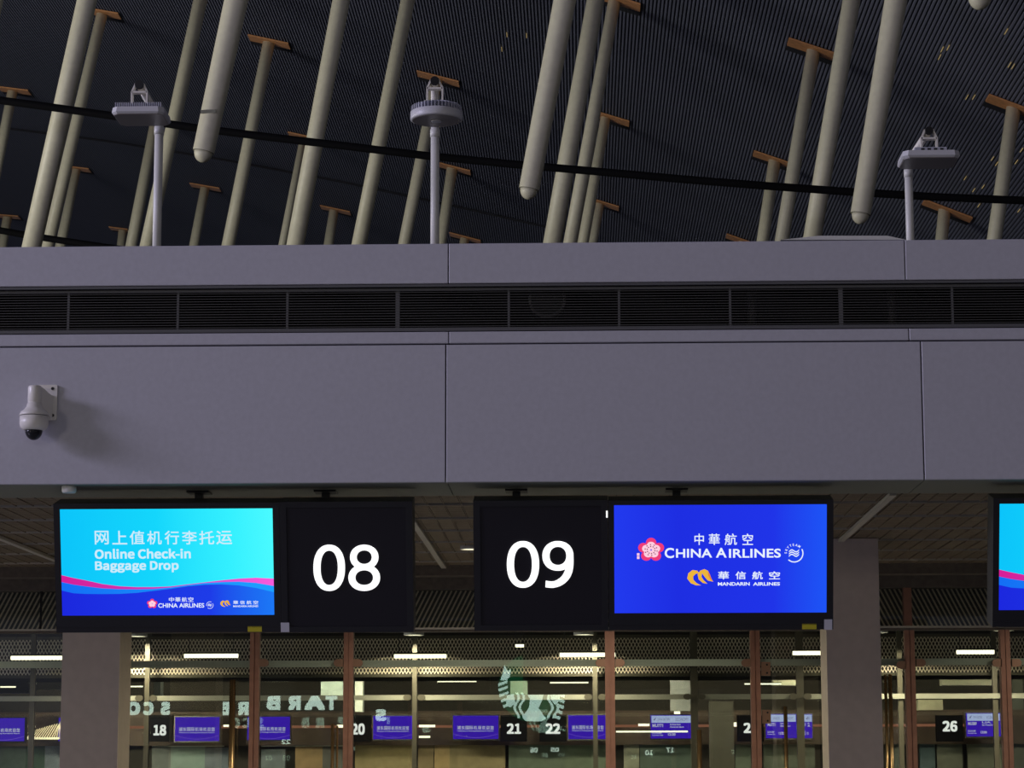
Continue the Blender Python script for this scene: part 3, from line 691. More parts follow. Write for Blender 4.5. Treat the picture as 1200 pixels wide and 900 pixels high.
# struts: top px, bottom px, widths px (top, bottom), distance or None when its cover on the roof is seen
ST = [
 ('plate', (15, 105), (-2, 190), 12, 12, None, (0, 35.5), 'thin cream roof strut with copper cover at the photo\'s left edge, above the tie rod'),
 ('deep', (102, 0), (37.5, 287), 25, 22.5, 49, None, 'thick cream roof strut crossing full height above the dome camera'),
 ('plate', (120, 14.5), (56, 287), 13.5, 15, None, (108, 141), 'long cream roof strut with copper cover near the top edge behind the thick one'),
 ('plate', (90, 197), (71, 287), 10, 14, None, (76, 106), 'short cream roof strut with copper cover just behind the two long leaning ones'),
 ('plate', (9, 253), (3, 287), 11, 12, None, (-8, 23.5), 'very short cream roof strut above the fascia in the photo\'s lower left roof corner'),
 ('deep', (235, 0), (172, 287), 17, 16, 68, None, 'long cream roof strut passing just behind the finned square floodlight'),
 ('plate', (183, 139), (154, 287), 13, 14, None, (166, 200), 'cream roof strut rising behind the pole of the finned square floodlight'),
 ('plate', (144, 268.5), (142, 287), 10, 11, None, (129, 151), 'shortest cream roof strut stub beside the finned square floodlight\'s pole'),
 ('end', (277, 0), (238.5, 178), 28.5, 26, 41, None, 'thick cream strut ending in a rounded tip beside the finned square floodlight'),
 ('plate', (315.5, 48), (267.5, 287), 14.5, 16, None, (292, 339.5), 'cream roof strut under the wide copper cover between first rounded tip and long thick strut'),
 ('plate', (240.5, 218.5), (227.5, 287), 11, 12, None, (223.5, 258.5), 'short cream roof strut with copper cover below the first rounded strut tip'),
 ('deep', (400, 0), (346, 287), 21, 21, 56, None, 'thick long cream roof strut between the finned and the round floodlight'),
 ('plate', (356, 160), (331, 287), 9, 10, None, (338.5, 374), 'thin cream roof strut half hidden behind the thick long one'),
 ('plate', (391.5, 245), (385, 287), 11, 13, None, (376, 411), 'short cream roof strut with copper cover just above the 08 panel\'s side of the fascia'),
 ('deep', (478, 0), (421, 285), 17, 18, 61, None, 'long cream roof strut leaning past the round floodlight on its camera side'),
 ('plate', (512.5, 91), (474, 284), 14, 14.5, None, (489, 538), 'cream roof strut whose copper cover shows behind the round floodlight\'s bracket'),
 ('plate', (530, 196), (517, 284), 13, 12, None, (514, 551.5), 'cream roof strut directly behind the round floodlight\'s pole'),
 ('plate', (545, 278), (543.5, 287), 11, 11, None, (527, 563.5), 'tiny cream roof strut stub beside the foot of the round floodlight\'s pole'),
 ('end', (662, 0), (620, 222), 27, 24.5, 41, None, 'thick cream strut ending in a rounded tip beside the round floodlight'),
 ('deep', (698, 0), (647.5, 283), 21, 22, 57, None, 'thickest cream roof strut in the cluster beside the middle rounded tip'),
 ('plate', (720.5, -1), (668.5, 283), 15, 17, None, (706, 750), 'second strut of the central cluster, its copper cover at the top edge'),
 ('plate', (710, 136), (683.5, 283), 12, 14, None, (694, 737), 'third strut of the central cluster, copper cover halfway up'),
 ('plate', (703.5, 237), (695, 283), 10, 12, None, (690, 725), 'shortest strut of the central cluster, copper cover low down'),
 ('plate', (953.5, 57.5), (916.5, 280), 16, 17, None, (923.5, 977), 'cream roof strut with wide copper cover beside the long thick one near the third tip'),
 ('deep', (998, 0), (952, 279), 21, 22, 51, None, 'thick long cream roof strut just beside the third rounded tip'),
 ('plate', (908, 187), (894, 281), 14.5, 14.5, None, (883, 924), 'cream roof strut of middling height, last toward the central cluster from the third tip'),
 ('end', (1050, 0), (1008.5, 251), 27, 24, 41, None, 'thick cream strut ending in a rounded tip beside the flat vented floodlight'),
 ('plate', (1107, 245), (1103.5, 279), 14.5, 15, None, (1082, 1137), 'short cream roof strut with copper cover below the flat vented floodlight'),
 ('plate', (1188, 125), (1165.5, 279), 17, 18, None, (1157, 1212), 'cream roof strut with copper cover at the photo\'s right edge'),
 ('plate', (872, 282.5), (871, 287), 13, 13, None, (851, 888), 'cream strut stub whose copper cover barely clears the fascia top'),
 ('end', (1156, -60), (1148.5, -4), 34, 32, 36, None, 'rounded strut tip poking in from the top edge above the flat vented floodlight'),
 ('deep', (-6, 0), (-40, 160), 20, 20, 57, None, 'cream roof strut barely entering the top left corner of the photo'),
]
for (kd, tp, bp, wt, wb, Y0, cover, lab) in ST:
    if kd == 'plate':
        top = roof_hit(*tp); Yt = top.y
    else:
        top = V(Y0).wp(*tp); Yt = Y0
    fr = V(Yt); bot = fr.wp(*bp); d = (bot-top).normalized()
    perp = abs(ray(*tp).dot(Fw)); dist_t = (top-CAM).dot(Fw); dist_b = (bot-CAM).dot(Fw)
    lean = math.sqrt(1+((tp[0]-bp[0])/(tp[1]-bp[1]))**2)
    rt = wt/2/F_PX*dist_t/lean; rb = wb/2/F_PX*dist_b/lean
    if kd != 'plate':                                  # carry on up to the roof
        k = 0
        while k < 60 and (top-d*k).z < ZR((top-d*k).x): k += .05
        k -= .05; top2 = top-d*k
    else: top2 = top
    if kd != 'end':
        ext = 2.2; bot2 = bot+d*ext
    else: bot2 = bot
    root = thing('roof_strut', top2, lab, 'roof strut', 'cream struts hanging from the ribbed roof')
    if kd == 'end':
        MB().tube([top2, top, bot], [rt, rt, rb], 28, c0=True, c1=False).build('shaft', M['strut'], root)
        mb = MB()
        mb.tube([bot+d*(rb*.02)] + [bot+d*(rb*math.sin(i*PI/2/6)) for i in range(1, 7)], [rb*.86] + [rb*.86*max(.04, math.cos(i*PI/2/6)) for i in range(1, 7)], 28)
        mb.build('rounded_tip', M['strut'], root)
        if lab.find('first')<0 and bp[0] < 300: 
            q = bot-d*rb*3.6-Vector((0, rb*1.0, 0)); MB().bar(q-Vector((.16, 0, 0)), q+Vector((.1, 0, 0.01)), .02, .06).build('scuff_mark', M['scuff'], root)
        # pin socket rim above the tip
        MB().tube([bot-d*rb*.05, bot+d*rb*.02], [rb*1.0, rb*.86], 28, c0=False, c1=False).build('tip_rim', M['scuff'], root)
    else:
        MB().tube([top2, bot2], [rt, rb], 24).build('shaft', M['strut'], root)
        MB().tube([bot2, bot2+d*.12, bot2+d*.2], [rb, rb*.8, rb*.3], 24, c0=False).build('lower_cap', M['strut'], root)
    if kd != 'plate': cover = (0, 0)
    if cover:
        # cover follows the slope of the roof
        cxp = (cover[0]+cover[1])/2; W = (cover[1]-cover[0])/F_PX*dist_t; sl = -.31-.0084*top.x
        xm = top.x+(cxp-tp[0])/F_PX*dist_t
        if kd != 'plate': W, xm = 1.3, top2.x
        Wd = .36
        for nm, dy0, dy1, hz, mm, sh in (('copper_cover', -Wd, .22, -.06, 'copper', 0), ('shade_strip', .22, .75, -.012, 'shade_seam', .10)):  # black plate paints the shadow on the roof beyond each cover
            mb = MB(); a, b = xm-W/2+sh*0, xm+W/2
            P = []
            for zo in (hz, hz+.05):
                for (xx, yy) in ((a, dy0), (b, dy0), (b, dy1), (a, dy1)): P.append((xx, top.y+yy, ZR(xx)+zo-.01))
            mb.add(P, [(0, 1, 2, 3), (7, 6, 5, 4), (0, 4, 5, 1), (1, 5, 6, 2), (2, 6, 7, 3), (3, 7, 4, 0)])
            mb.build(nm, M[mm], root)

# tie rods
def rod(pts, Y, r, label):
    fr = V(Y); P = [fr.wp(*p) for p in pts]
    # extend beyond the frame
    P = [P[0]+(P[0]-P[1]).normalized()*8] + P + [P[-1]+(P[-1]-P[-2]).normalized()*8]
    MB().tube(P, [r]*len(P), 12).build('tie_rod', M['cable'], None, label, cat='tie rod')
rod([(0, 117.5), (70, 127), (137, 136.5), (230, 150), (310, 160), (400, 170.5), (500, 182.5), (600, 192.3), (700, 201), (800, 210), (900, 218), (1000, 225), (1100, 231), (1200, 235)], 46.0, .078, 'long black tie rod sagging across the whole roof in front of the struts')
fr2 = V(60)
mb = MB(); P = [fr2.wp(*p) for p in ((-40, 262), (0, 270), (28, 275), (60, 280), (90, 284.5), (120, 289), (200, 300))]
mb.tube(P, [.085]*len(P), 12).build('tie_rod', M['cable'], None, 'second black tie rod dipping behind the fascia beside the shortest left struts', cat='tie rod')

# ------------------------------------------------------------------ outer glass wall
G = V(YG)
gw = thing('window_1', (0, YG, 0), None, None, kind='structure')
def gx(x, y=820, Y=YG): return V(Y).pix(x, y)[0]
def gz(y, x=600, Y=YG): return V(Y).pix(x, y)[1]
ZTR = gz(740.5)                                        # transom bar
mulls = [298.5, 408.5, 715, 885.5, 1067, 1179]
hw = 5.6/F_PX*YG
for m_ in mulls:
    x = gx(m_)
    MB().box(x-hw, x-.004, YG-.05, YG+.05, 0, ZTR).box(x+.004, x+hw, YG-.05, YG+.05, 0, ZTR).box(x-.004, x+.004, YG-.04, YG+.04, 0, ZTR).build('mullion', M['mull'], gw)
xt = gx(1063, 715); MB().box(xt-.035, xt+.035, YG-.05, YG+.05, ZTR+.03, ZB).build('transom_post', M['mull'], gw)
for xx in (48, 560): x = gx(xx, 715); MB().box(x-.006, x+.006, YG-.02, YG+.02, ZTR+.03, gz(690)).build('transom_joint', M['joint'], gw)
MB().box(XL, XR, YG-.05, YG+.05, ZTR, ZTR+.030).build('transom_bar', M['header'], gw)
MB().box(XL, XR, YG-.12, YG-.07, gz(738), gz(736)).build('transom_bar', M['rail'], gw)
edges = [XL]+[gx(m_) for m_ in mulls]+[XR]
for a, b in zip(edges, edges[1:]):
    MB().box(a+hw, b-hw, YG-.006, YG+.006, 0.0, ZTR).build('glass_pane', M['glass'], gw)
# horizontal rail with its bronze clamps
rz0, rz1 = gz(781), gz(773)
for a, b in zip(edges, edges[1:]):
    MB().box(a+hw, b-hw, YG+.03, YG+.05, rz0, rz1).build('glass_rail', M['beam'], gw)
def clamp(px_, sgn, yy=777, wpx=11, hpx=9):
    c = G.pix(px_, yy); L = wpx/F_PX*YG; H = hpx/F_PX*YG/2
    pts = [(c[0], c[1]-H), (c[0]+sgn*(L-H), c[1]-H)] + [(c[0]+sgn*(L-H+H*math.sin(i*PI/6)), c[1]-H*math.cos(i*PI/6)) for i in range(1, 6)] + [(c[0]+sgn*(L-H), c[1]+H), (c[0], c[1]+H)]
    MB().prism(G, pts if sgn > 0 else pts[::-1], .008, .05).build('pane_clamp', M['clamp'], gw)
for q, sg in ((304.5, 1), (402.5, -1), (414.5, 1), (709, -1), (721, 1), (879.5, -1), (1073, 1), (1173, -1), (1185, 1)): clamp(q, sg)
clamp(1061, -1, 779.5)
# hinges
for (x0, x1, y0, y1) in ((891.8, 902.5, 776, 792), (893, 903, 832, 848)):
    a = rect_px(G, x0, x1, y0, y1); MB().fbox(G, *a, .008, .04).build('hinge_plate', M['clamp'], gw)
    for zz_ in (.2, .8): MB().prism(G, circ(a[0]+(a[1]-a[0])*.62, a[2]+(a[3]-a[2])*zz_, .009, .009, 10), .0402, .042).build('hinge_screw', M['black'], gw)
# pull handles
for (xh, yt, wp_) in ((273.5, 796, 7.2), (391, 848, 4), (396.5, 850, 2.4), (818.8, 856, 6), (919.8, 829, 4.5), (1037.5, 792, 3.4), (1043, 792, 4.5)):
    x = gx(xh, 860); r = wp_/2/F_PX*YG; MB().tube([(x, YG-.10, .35), (x, YG-.10, gz(yt))], [r, r], 16).bar((x, YG-.1, gz(yt)-.06), (x, YG-.006, gz(yt)-.06), .02, .02).bar((x, YG-.1, .5), (x, YG-.006, .5), .02, .02).build('pull_handle', M['handle'], gw)

# transom screen of slanted strands with a grey panel behind
sc = thing('window_3', (0, YG+.2, ZTR), None, None, kind='structure')
MB().box(XL, XR, YG+.40, YG+.43, ZTR+.02, ZB+.02).build('transom_backing', mat('transom_grey', (.11, .115, .11), .6, 0, 0, 3, .1), sc)
mb = MB(); xs_ = -20.0
zt0, zt1 = gz(738, Y=YG+.2), gz(692, Y=YG+.2); H = zt1-zt0
k = 0
while xs_ < 1230:
    x = gx(xs_, 738, YG+.2); sg = 1 if xs_ < 960 else -1
    mb.bar((x, YG+.2, zt0), (x+sg*H*.50, YG+.2, zt1), .015, .006, (0, 1, 0))
    xs_ += 5.6; k += 1
mb.build('slanted_strands', M['mesh'], sc, kind='stuff')
MB().box(XL, XR, YG-.006, YG+.006, ZTR+.032, gz(690)).build('glass_pane', M['glass2'], sc)

# ------------------------------------------------------------------ inner glass wall with expanded metal band
Y2 = 32.0
g2 = thing('window_2', (0, Y2, 0), None, None, kind='structure')
def q2(y, Y=Y2): return V(Y).pix(600, y)[1]
mz1, mz0 = q2(747, Y2+.3), q2(790, Y2+.3)
mb = MB(); Wm = 4.1/F_PX*(Y2+.3); x = -9.5; Hm = mz1-mz0; dxm = Hm*.50
while x < 9.5:
    for sg in (1, -1):
        x0 = x if sg > 0 else x+dxm
        mb.bar((x0, Y2+.3+.006*sg, mz0), (x0+sg*dxm, Y2+.3+.006*sg, mz1), .011, .008, (0, 1, 0))
    x += Wm
mb.build('expanded_mesh', M['mesh'], g2, kind='stuff')
MB().box(-9.5, 9.5, Y2+.27, Y2+.34, q2(793, Y2+.3), q2(789.6, Y2+.3)).build('mesh_trim', M['post'], g2)
MB().box(-9.5, 9.5, Y2+.27, Y2+.34, q2(748, Y2+.3), q2(744.5, Y2+.3)).build('mesh_trim', M['post'], g2)
MB().box(-9.5, 9.5, Y2+1.3, Y2+1.33, mz0-.05, mz1+.6).build('mesh_backing', M['dark'], g2)
posts = [38, 172.5, 486, 697.5, 813.5, 937.5, 1055, 1166]
for q in posts:
    x = gx(q, 820, Y2); h_ = (2.7 if q in (38, 172.5, 486, 697.5, 1055, 1166) else 4.2)/F_PX*Y2
    MB().box(x-h_, x+h_, Y2-.04, Y2+.04, 0, q2(741)).build('inner_post', M['post'], g2)
bz0, bz1 = q2(820.3), q2(814.3)
ex = [-9.5]+[gx(q, 820, Y2) for q in posts if q != 38 and q < 1000]+[9.5]
for a, b in zip(ex, ex[1:]):
    MB().box(a+.10, b-.10, Y2-.06, Y2-.03, bz0, bz1).build('inner_rail', mat('inner_rail_grey', (.25, .26, .21), .5), g2)
    for c_, s_ in ((a+.09, 1), (b-.09, -1)):
        H_ = (bz1-bz0)*.62
        MB().prism(V(Y2-.07), circ(c_, (bz0+bz1)/2, H_*1.3, H_, 16), 0, .03).build('rail_end', M['post'], g2)
ex2 = [-9.5]+[gx(q, 820, Y2) for q in posts]+[9.5]
for a, b in zip(ex2, ex2[1:]): MB().box(a+.05, b-.05, Y2-.005, Y2+.005, 0, mz0-.02).build('glass_pane', M['glass2'], g2)

# lamps in the lobby between the glass walls
ZD = at_z(600, 744, ZB).z
for (dx_, dy_, r, lab) in ((161, 745, .13, 'oval looking downlight beside the grey pillar under the light blue screen'), (485, 743.5, .13, 'downlight above the mesh band just below the gap between number panels'), (684, 743, .13, 'downlight above the mesh band below the 09 panel'), (1036, 740.5, .05, 'tiny downlight just beside the pillar next to the dark blue screen'), (1176, 738, .13, 'downlight hidden behind the cut-off light blue screen')):
    downlight(dx_, dy_, ZB-.03, r, lab, 60)
def tube_lamp(x0, x1, y, Y, h, lab, grp, m_='lamp'):
    fr = V(Y); a, b = fr.pix(x0, y)[0], fr.pix(x1, y)[0]; z = fr.pix((x0+x1)/2, y)[1]
    t = thing('tube_light', ((a+b)/2, Y, z), lab, 'ceiling light', grp)
    MB().box(a, b, Y-.03, Y+.03, z+h*.5, z+h*.5+.02).build('lamp_housing', M['post'], t)
    MB().tube([(a+.01, Y, z), (b-.01, Y, z)], [h/2, h/2], 12).build('tube', M[m_], t)
    mb = MB()
    for x in (a+.1*(b-a), b-.1*(b-a)): mb.tube([(x, Y, z+h*.5+.02), (x, Y, ZB if Y < 33 else 5.8)], [.004, .004], 6)
    mb.build('suspension_wire', M['joint'], t)
    l = bpy.data.lights.new('tube_glow', 'AREA'); l.shape = 'RECTANGLE'; l.size = b-a; l.size_y = .06; l.energy = 9; l.color = (1, .90, .68)
    o_ = bpy.data.objects.new('tube_glow', l); COL.objects.link(o_); o_.parent = t; o_.location = (0, -.0, -h*.5-.01)
for (x0, x1, y, lab) in ((12, 76, 771, 'glowing tube light beyond the glass near the photo\'s lower left edge'), (215, 280, 768.6, 'glowing tube light beyond the glass below the check-in screen'), (461, 524, 769, 'glowing tube light beyond the glass between the 08 and 09 panels'), (655, 722, 767.3, 'glowing tube light beyond the glass below the 09 panel'), (928, 974, 765.3, 'glowing tube light partly behind the pillar beside the dark blue screen'), (1120, 1166, 764.2, 'glowing tube light beyond the glass below the cut-off screen')):
    tube_lamp(x0, x1, y, 30.6, .050, lab, 'glowing tube lights in the lobby')
tube_lamp(603, 615, 756.8, 30.0, .036, 'short stubby tube light beyond the glass below the 09 panel', 'glowing tube lights in the lobby')
for (x0, x1, y, lab) in ((512, 559, 798.5, 'thin far tube light between the posts above digits 21'), (644, 690, 800, 'thin far tube light above digits 22'), (872, 916, 801.5, 'thin far tube light behind the copper mullion near the 2x digits'), (306, 340, 798, 'thin far tube light above the violet screen beside a copper mullion'), (0, 19, 805, 'thin far tube light at the lower left photo edge'), (150, 168, 804.5, 'thin far tube light just beside the pillar over number 18')):
    tube_lamp(x0, x1, y, 52, .028, lab, 'thin far tube lights')

# ------------------------------------------------------------------ far hall with the second row of desks
YW = 74
W_ = V(YW)
mb = MB().box(-24, 24, YW+.3, YW+.6, 0, 7).build('wall_back', M['dark'], None, kind='structure')
MB().box(-24, 24, 31.2, YW+.6, 6.0, 6.1).build('ceiling_hall', M['dark'], None, kind='structure')
MB().box(-24, -23.8, 31.2, YW+.3, 0, 6.0).build('wall_left', M['dark'], None, kind='structure')
MB().box(23.8, 24, 31.2, YW+.3, 0, 6.0).build('wall_right', M['dark'], None, kind='structure')
MB().box(-60, 60, -40, 150, -.1, 0).build('floor', M['floor'], None, kind='structure')

def backboard(x0, x1, y0, y1, rgb, lab, rough=.5, Y=YW):
    fr = V(Y); a, b, z0, z1 = rect_px(fr, x0, x1, y0, y1)
    if y1 > 895: z0 = 0
    c = tuple(v for v in rgb)
    m = mat('far_panel', c, rough, 0, .0, 4, .15)
    MB().box(a, b, Y, Y+.18, z0, z1).build('desk_backboard', m, None, lab, cat='backboard', group=None)
for (x0, x1, y0, y1, c, lab) in (
    (-10, 30, 872, 905, (.10, .15, .14), 'dim grey green desk backboard below the far violet screen at the photo edge'),
    (30, 52, 872, 905, (.05, .10, .075), 'dark green desk backboard beside the pale blue one'),
    (52.6, 71, 871, 905, (.22, .28, .36), 'pale blue desk backboard beside the pillar'),
    (178, 200, 872, 905, (.10, .13, .14), 'dark slate backboard below number 18'),
    (200, 240, 873, 905, (.19, .30, .30), 'teal backboard below the violet screen beside number 18'),
    (240, 268, 876, 905, (.10, .14, .20), 'blue grey backboard behind the tall bronze pull handle'),
    (306, 334, 878, 905, (.16, .21, .25), 'pale grey blue lit window panel low behind the copper mullions'),
    (346, 378, 858, 905, (.34, .24, .12), 'tan desk partition between the pair of copper mullions'),
    (378, 402, 872, 905, (.11, .12, .12), 'dark grey backboard beside the tan partition'),
    (416, 486, 872, 905, (.32, .27, .13), 'ochre backboard below number 20 and its violet screen'),
    (490, 508, 862, 905, (.26, .20, .10), 'brownish ochre backboard just beyond the middle post'),
    (509, 527, 861, 905, (.46, .34, .16), 'bright ochre upright backboard beside the middle post'),
    (527, 592, 870, 905, (.30, .25, .13), 'ochre backboard below the violet screen beside number 21'),
    (596, 662, 871, 905, (.10, .15, .11), 'dark green backboard below digits 21 and 22'),
    (662, 712, 871, 905, (.11, .16, .11), 'dark green backboard below the violet screen beside number 22'),
    (731, 749, 858, 905, (.30, .33, .26), 'pale grey green upright beside the white headed flight screen'),
    (750, 812, 872, 905, (.07, .12, .10), 'dark green backboard below the white headed flight screen'),
    (862, 880, 872, 905, (.12, .16, .13), 'dim green backboard below the partly hidden far number'),
    (895, 955, 872, 905, (.10, .13, .10), 'dim olive backboard below the flight screen crossed by a post'),
    (1046, 1060, 870, 905, (.14, .17, .15), 'narrow grey backboard beside the copper mullion near the right pillar'),
    (1078, 1096, 870, 905, (.07, .13, .16), 'dark blue backboard below and beside number 26'),
    (1098, 1128, 868, 905, (.13, .15, .12), 'dim grey backboard below number 26'),
    (1134, 1176, 868, 905, (.16, .18, .13), 'dim olive grey backboard below the flight screen beside number 26'),
    (1187, 1200, 790, 905, (.10, .12, .10), 'dim grey panel at the photo\'s lower right edge')):
    backboard(x0, x1, y0, y1, c, lab)
# metal heads above the desks
mb = MB()
for (x0, x1, y) in ((-5, 68, 871.5), (178, 262, 874), (306, 402, 874), (416, 592, 872.5), (596, 712, 871), (752, 812, 871.5), (862, 955, 870.5), (1046, 1176, 867.5)):
    a, b, z0, z1 = rect_px(V(YW-.2), x0, x1, y-.8, y+.8); mb.box(a, b, YW-.2, YW-.1, z0, z1)
mb.build('desk_light_rail', M['beam'], None, 'thin pale rail running along the tops of the far desk backboards', cat='rail')
# fascia over the far desks with a painted rosy reflection
a, b, z0, z1 = rect_px(V(YW-.6), -30, 1230, 833, 873)
MB().box(a, b, YW-.5, YW-.3, z0, z1).build('far_fascia', mat('far_brown', (.085, .058, .042), .6, 0, 0, 3, .2), None, 'brown lit band behind the far number signs and violet screens', cat='fascia')
# bulkheads over it
for (x0, x1, y0, y1, c, lab) in ((-10, 36, 795, 812, (.08, .08, .075), 'dark duct box at the lower left above the rail'), (37, 72, 794, 808, (.34, .33, .25), 'pale soffit piece beside the pillar above the rail'),
    (906, 934, 795, 803, (.36, .38, .29), 'pale soffit piece beyond the hinge plates'), (1104, 1168, 792, 803, (.22, .23, .18), 'grey soffit piece below the cut-off screen'), (1076, 1105, 820, 832, (.26, .26, .19), 'olive soffit wedge above number 26'),
    (416, 425, 794, 834, (.30, .34, .33), 'pale slim column beside the copper mullion near number 20'), (376, 402, 790, 816, (.20, .27, .26), 'pale green column seen between the paired mullions'), (786, 809, 789, 833, (.26, .29, .30), 'pale grey column above the white headed flight screen'),
    (180, 188, 793, 816, (.26, .30, .30), 'pale slim column beside number 18'), (832, 860, 822, 905, (.085, .085, .07), 'broad dark column beside the partly hidden far number'), (598, 618, 791, 815, (.10, .16, .13), 'dim green grey box above digits 21')):
    fr = V(68); r4 = rect_px(fr, x0, x1, y0, y1); z0_ = 0 if y1 > 895 else r4[2]
    MB().box(r4[0], r4[1], 68, 68.5, z0_, r4[3]).build('column' if 'column' in lab else 'bulkhead', mat('far_grey', c, .6, 0, 0, 3, .1), None, lab, cat='column' if 'column' in lab else 'bulkhead')

YS = 72; FS = V(YS)
def far_number(s, x0, x1, y0, y1, lab):
    a, b, z0, z1 = rect_px(FS, x0-7.3, x1+7, 838, 869)
    t = thing('number_sign', ((a+b)/2, YS+.1, z0), lab, 'sign', 'far desk number signs')
    MB().box(a, b, YS+.02, YS+.2, z0, z1).build('sign_case', M['farcase'], t)
    MB().box(a+.02, b-.02, YS+.005, YS+.02, z0+.03, z1-.02).build('led_board', M['farcase'], t)
    mb = MB(); text_px(mb, FS, s, x0, x1, y0, y1, .003, bold=.03, inter=True); mb.build('digits', M['fardigit'], t, 'glowing white digits')
far_number('18', 179.8, 194.8, 849.4, 862, 'far black sign glowing 18 beyond the inner post beside a violet screen')
far_number('20', 411.5, 427.5, 847.8, 861, 'far black sign glowing 20, its first digit cut by a copper mullion')
far_number('21', 594, 610.5, 847.8, 860, 'far black sign glowing 21 beneath the tail of the mirrored emblem')
far_number('22', 639.5, 656.5, 847.8, 860, 'far black sign glowing 22 with a violet screen at its other side from 21')
far_number('25', 871.5, 888, 847, 859.2, 'far black number sign half hidden by a copper mullion, digit 2 showing')
far_number('26', 1104.6, 1121.8, 844.8, 857.4, 'far black sign glowing 26 beside the San Francisco flight screen')
def far_screen(x0, x1, y0, y1, kind, lab, txt=None):
    o_ = rect_px(FS, x0-1.2, x1+1.2, y0-1.2, y1+1.6); s_ = rect_px(FS, x0, x1, y0, y1)
    t = thing('far_screen', ((o_[0]+o_[1])/2, YS+.1, o_[2]), lab, 'screen', 'far violet desk screens')
    MB().box(o_[0], o_[1], YS+.02, YS+.2, o_[2], o_[3]).build('bezel', M['bezel'], t)
    MB().fbox(FS, *s_, -.02, 0).build('screen', M['farblue'], t, 'glowing violet screen')
    mb = MB()
    if kind == 'welcome':
        w0 = x0+(x1-x0)*.09; step = (x1-x0)*.82/9
        for i, ch in enumerate('浦东国际机场欢迎'[:8]+'您'): text_px(mb, FS, ch, w0+i*step, w0+i*step+step*.86, y0+12, y0+16.4, .004, bold=.03)
        text_px(mb, FS, 'Welcome to Pudong International Airport', w0, w0+step*8.8, y0+17.3, y0+19, .004, bold=.02)
        arc = MB(); A = [FS.pix(x0+(x1-x0)*i/12, y0+21+4.5*math.sin(PI*i/12)) for i in range(13)]; B = [(p, q-.018) for p, q in A]
        arc.strip(FS, A, B, .004); arc.build('arc_line', emit('far_arc', (110, 80, 210)), t, flat=True)
    else:
        hd_ = rect_px(FS, x0+1, x1-1 if x1-x0 > 20 else x1-.5, y0+.8, y0+9)
        MB().fbox(FS, *hd_, 0, .003).build('header_bar', M['farhead'], t, 'pale header bar')
        h2 = MB(); text_px(h2, FS, 'CHINA EASTERN', x0+8, x0+(x1-x0)*.46, y0+3.4, y0+6.4, .006); text_px(h2, FS, 'ECONOMY', x0+(x1-x0)*.60, x1-4, y0+3.2, y0+6.8, .006)
        h2.poly(FS, px(FS, [(x0+3.2, y0+5.6), (x0+5.8, y0+2.8), (x0+6.4, y0+3.2), (x0+4.6, y0+6.6)]), .006)
        h2.build('header_print', emit('far_head_print', (120, 120, 165)), t)
        text_px(mb, FS, txt[0], x0+2.0, x0+(x1-x0)*.30, y0+10.4, y0+14.2, .004, bold=.03)
        text_px(mb, FS, txt[1], x0+(x1-x0)*.46, x0+(x1-x0)*.72, y0+9.8, y0+12, .004, bold=.02)
        text_px(mb, FS, txt[2], x0+(x1-x0)*.46, x0+(x1-x0)*.80, y0+12.8, y0+14.8, .004, bold=.02)
        text_px(mb, FS, txt[3], x0+2.0, x0+(x1-x0)*.28, y0+20, y0+22, .004, bold=.02); text_px(mb, FS, txt[4], x0+2.0, x0+(x1-x0)*.30, y0+22.8, y0+24.6, .004, bold=.02)
        text_px(mb, FS, txt[5], x0+(x1-x0)*.42, x0+(x1-x0)*.60, y0+21, y0+24, .004, bold=.03)
    mb.build('screen_text', M['fartext'], t, 'small pale screen text')
far_screen(-22, 28.5, 841.5, 868.6, 'welcome', 'far violet welcome screen cut by the photo edge below the grey green rail')
far_screen(68.5, 118, 841, 868.4, 'welcome', 'far violet welcome screen almost fully behind the pillar')
far_screen(205, 257, 840.4, 868.4, 'welcome', 'far violet welcome screen above the teal backboard')
far_screen(290, 339.6, 840, 867, 'welcome', 'far violet welcome screen between the paired copper mullions')
far_screen(437.4, 484, 839, 866.2, 'welcome', 'far violet welcome screen just before the middle inner post, mirrored letter S above it')
far_screen(531, 584, 838.6, 866, 'welcome', 'far violet welcome screen over ochre backboards, not touched by any post')
far_screen(666, 712, 838.2, 866, 'welcome', 'far violet welcome screen crossed by an inner post and ending at a copper mullion')
T7 = ('MU771', 'Amsterdam', 'Amsterdam', 'ECONOMY', 'Economy Class', '12:20')
far_screen(762.5, 811, 838, 865.4, 'flight', 'far flight screen with white header beside the pale upright board', T7)
far_screen(897.5, 933.5, 836.8, 865, 'flight', 'far flight screen reading MU771 behind the hinge plates and handle', T7)
far_screen(941, 951.8, 836.8, 865, 'flight', 'narrow far flight screen with white header beside the pillar', ('MU', 'A', 'A', 'E', 'E', '12'))
far_screen(1132.4, 1172.5, 835.6, 863, 'flight', 'far flight screen with white header reading San Francisco beside number 26', ('MU589', 'UA', 'San Francisco', 'ECONOMY', 'Economy Class', '13:00'))
# bright strips and glints
for (x0, x1, y, hh, lab) in ((722, 806, 857.4, .022, 'thin warm light strip crossing the white headed flight screen'), (395, 403, 851, .04, 'small white desk light beside the bronze handles'), (491, 510, 850.8, .035, 'small warm desk light beside the middle post'), (491, 504, 863.5, .03, 'lower small warm desk light beside the middle post'), (748, 761, 849.5, .035, 'small warm desk light just before the white headed flight screen'), (790, 797, 833.8, .07, 'small round lamp above the white headed flight screen'), (262, 269, 850.5, .03, 'small warm desk light beside the tall bronze handle'), (860, 863, 849, .06, 'small warm lamp beside the partly hidden far number')):
    fr = V(71.2); a, z = fr.pix(x0, y); b, _ = fr.pix(x1, y)
    MB().tube([(a, 71.2, z), (b, 71.2, z)], [hh, hh], 10).build('strip_light', M['lamp'], None, lab, cat='light')
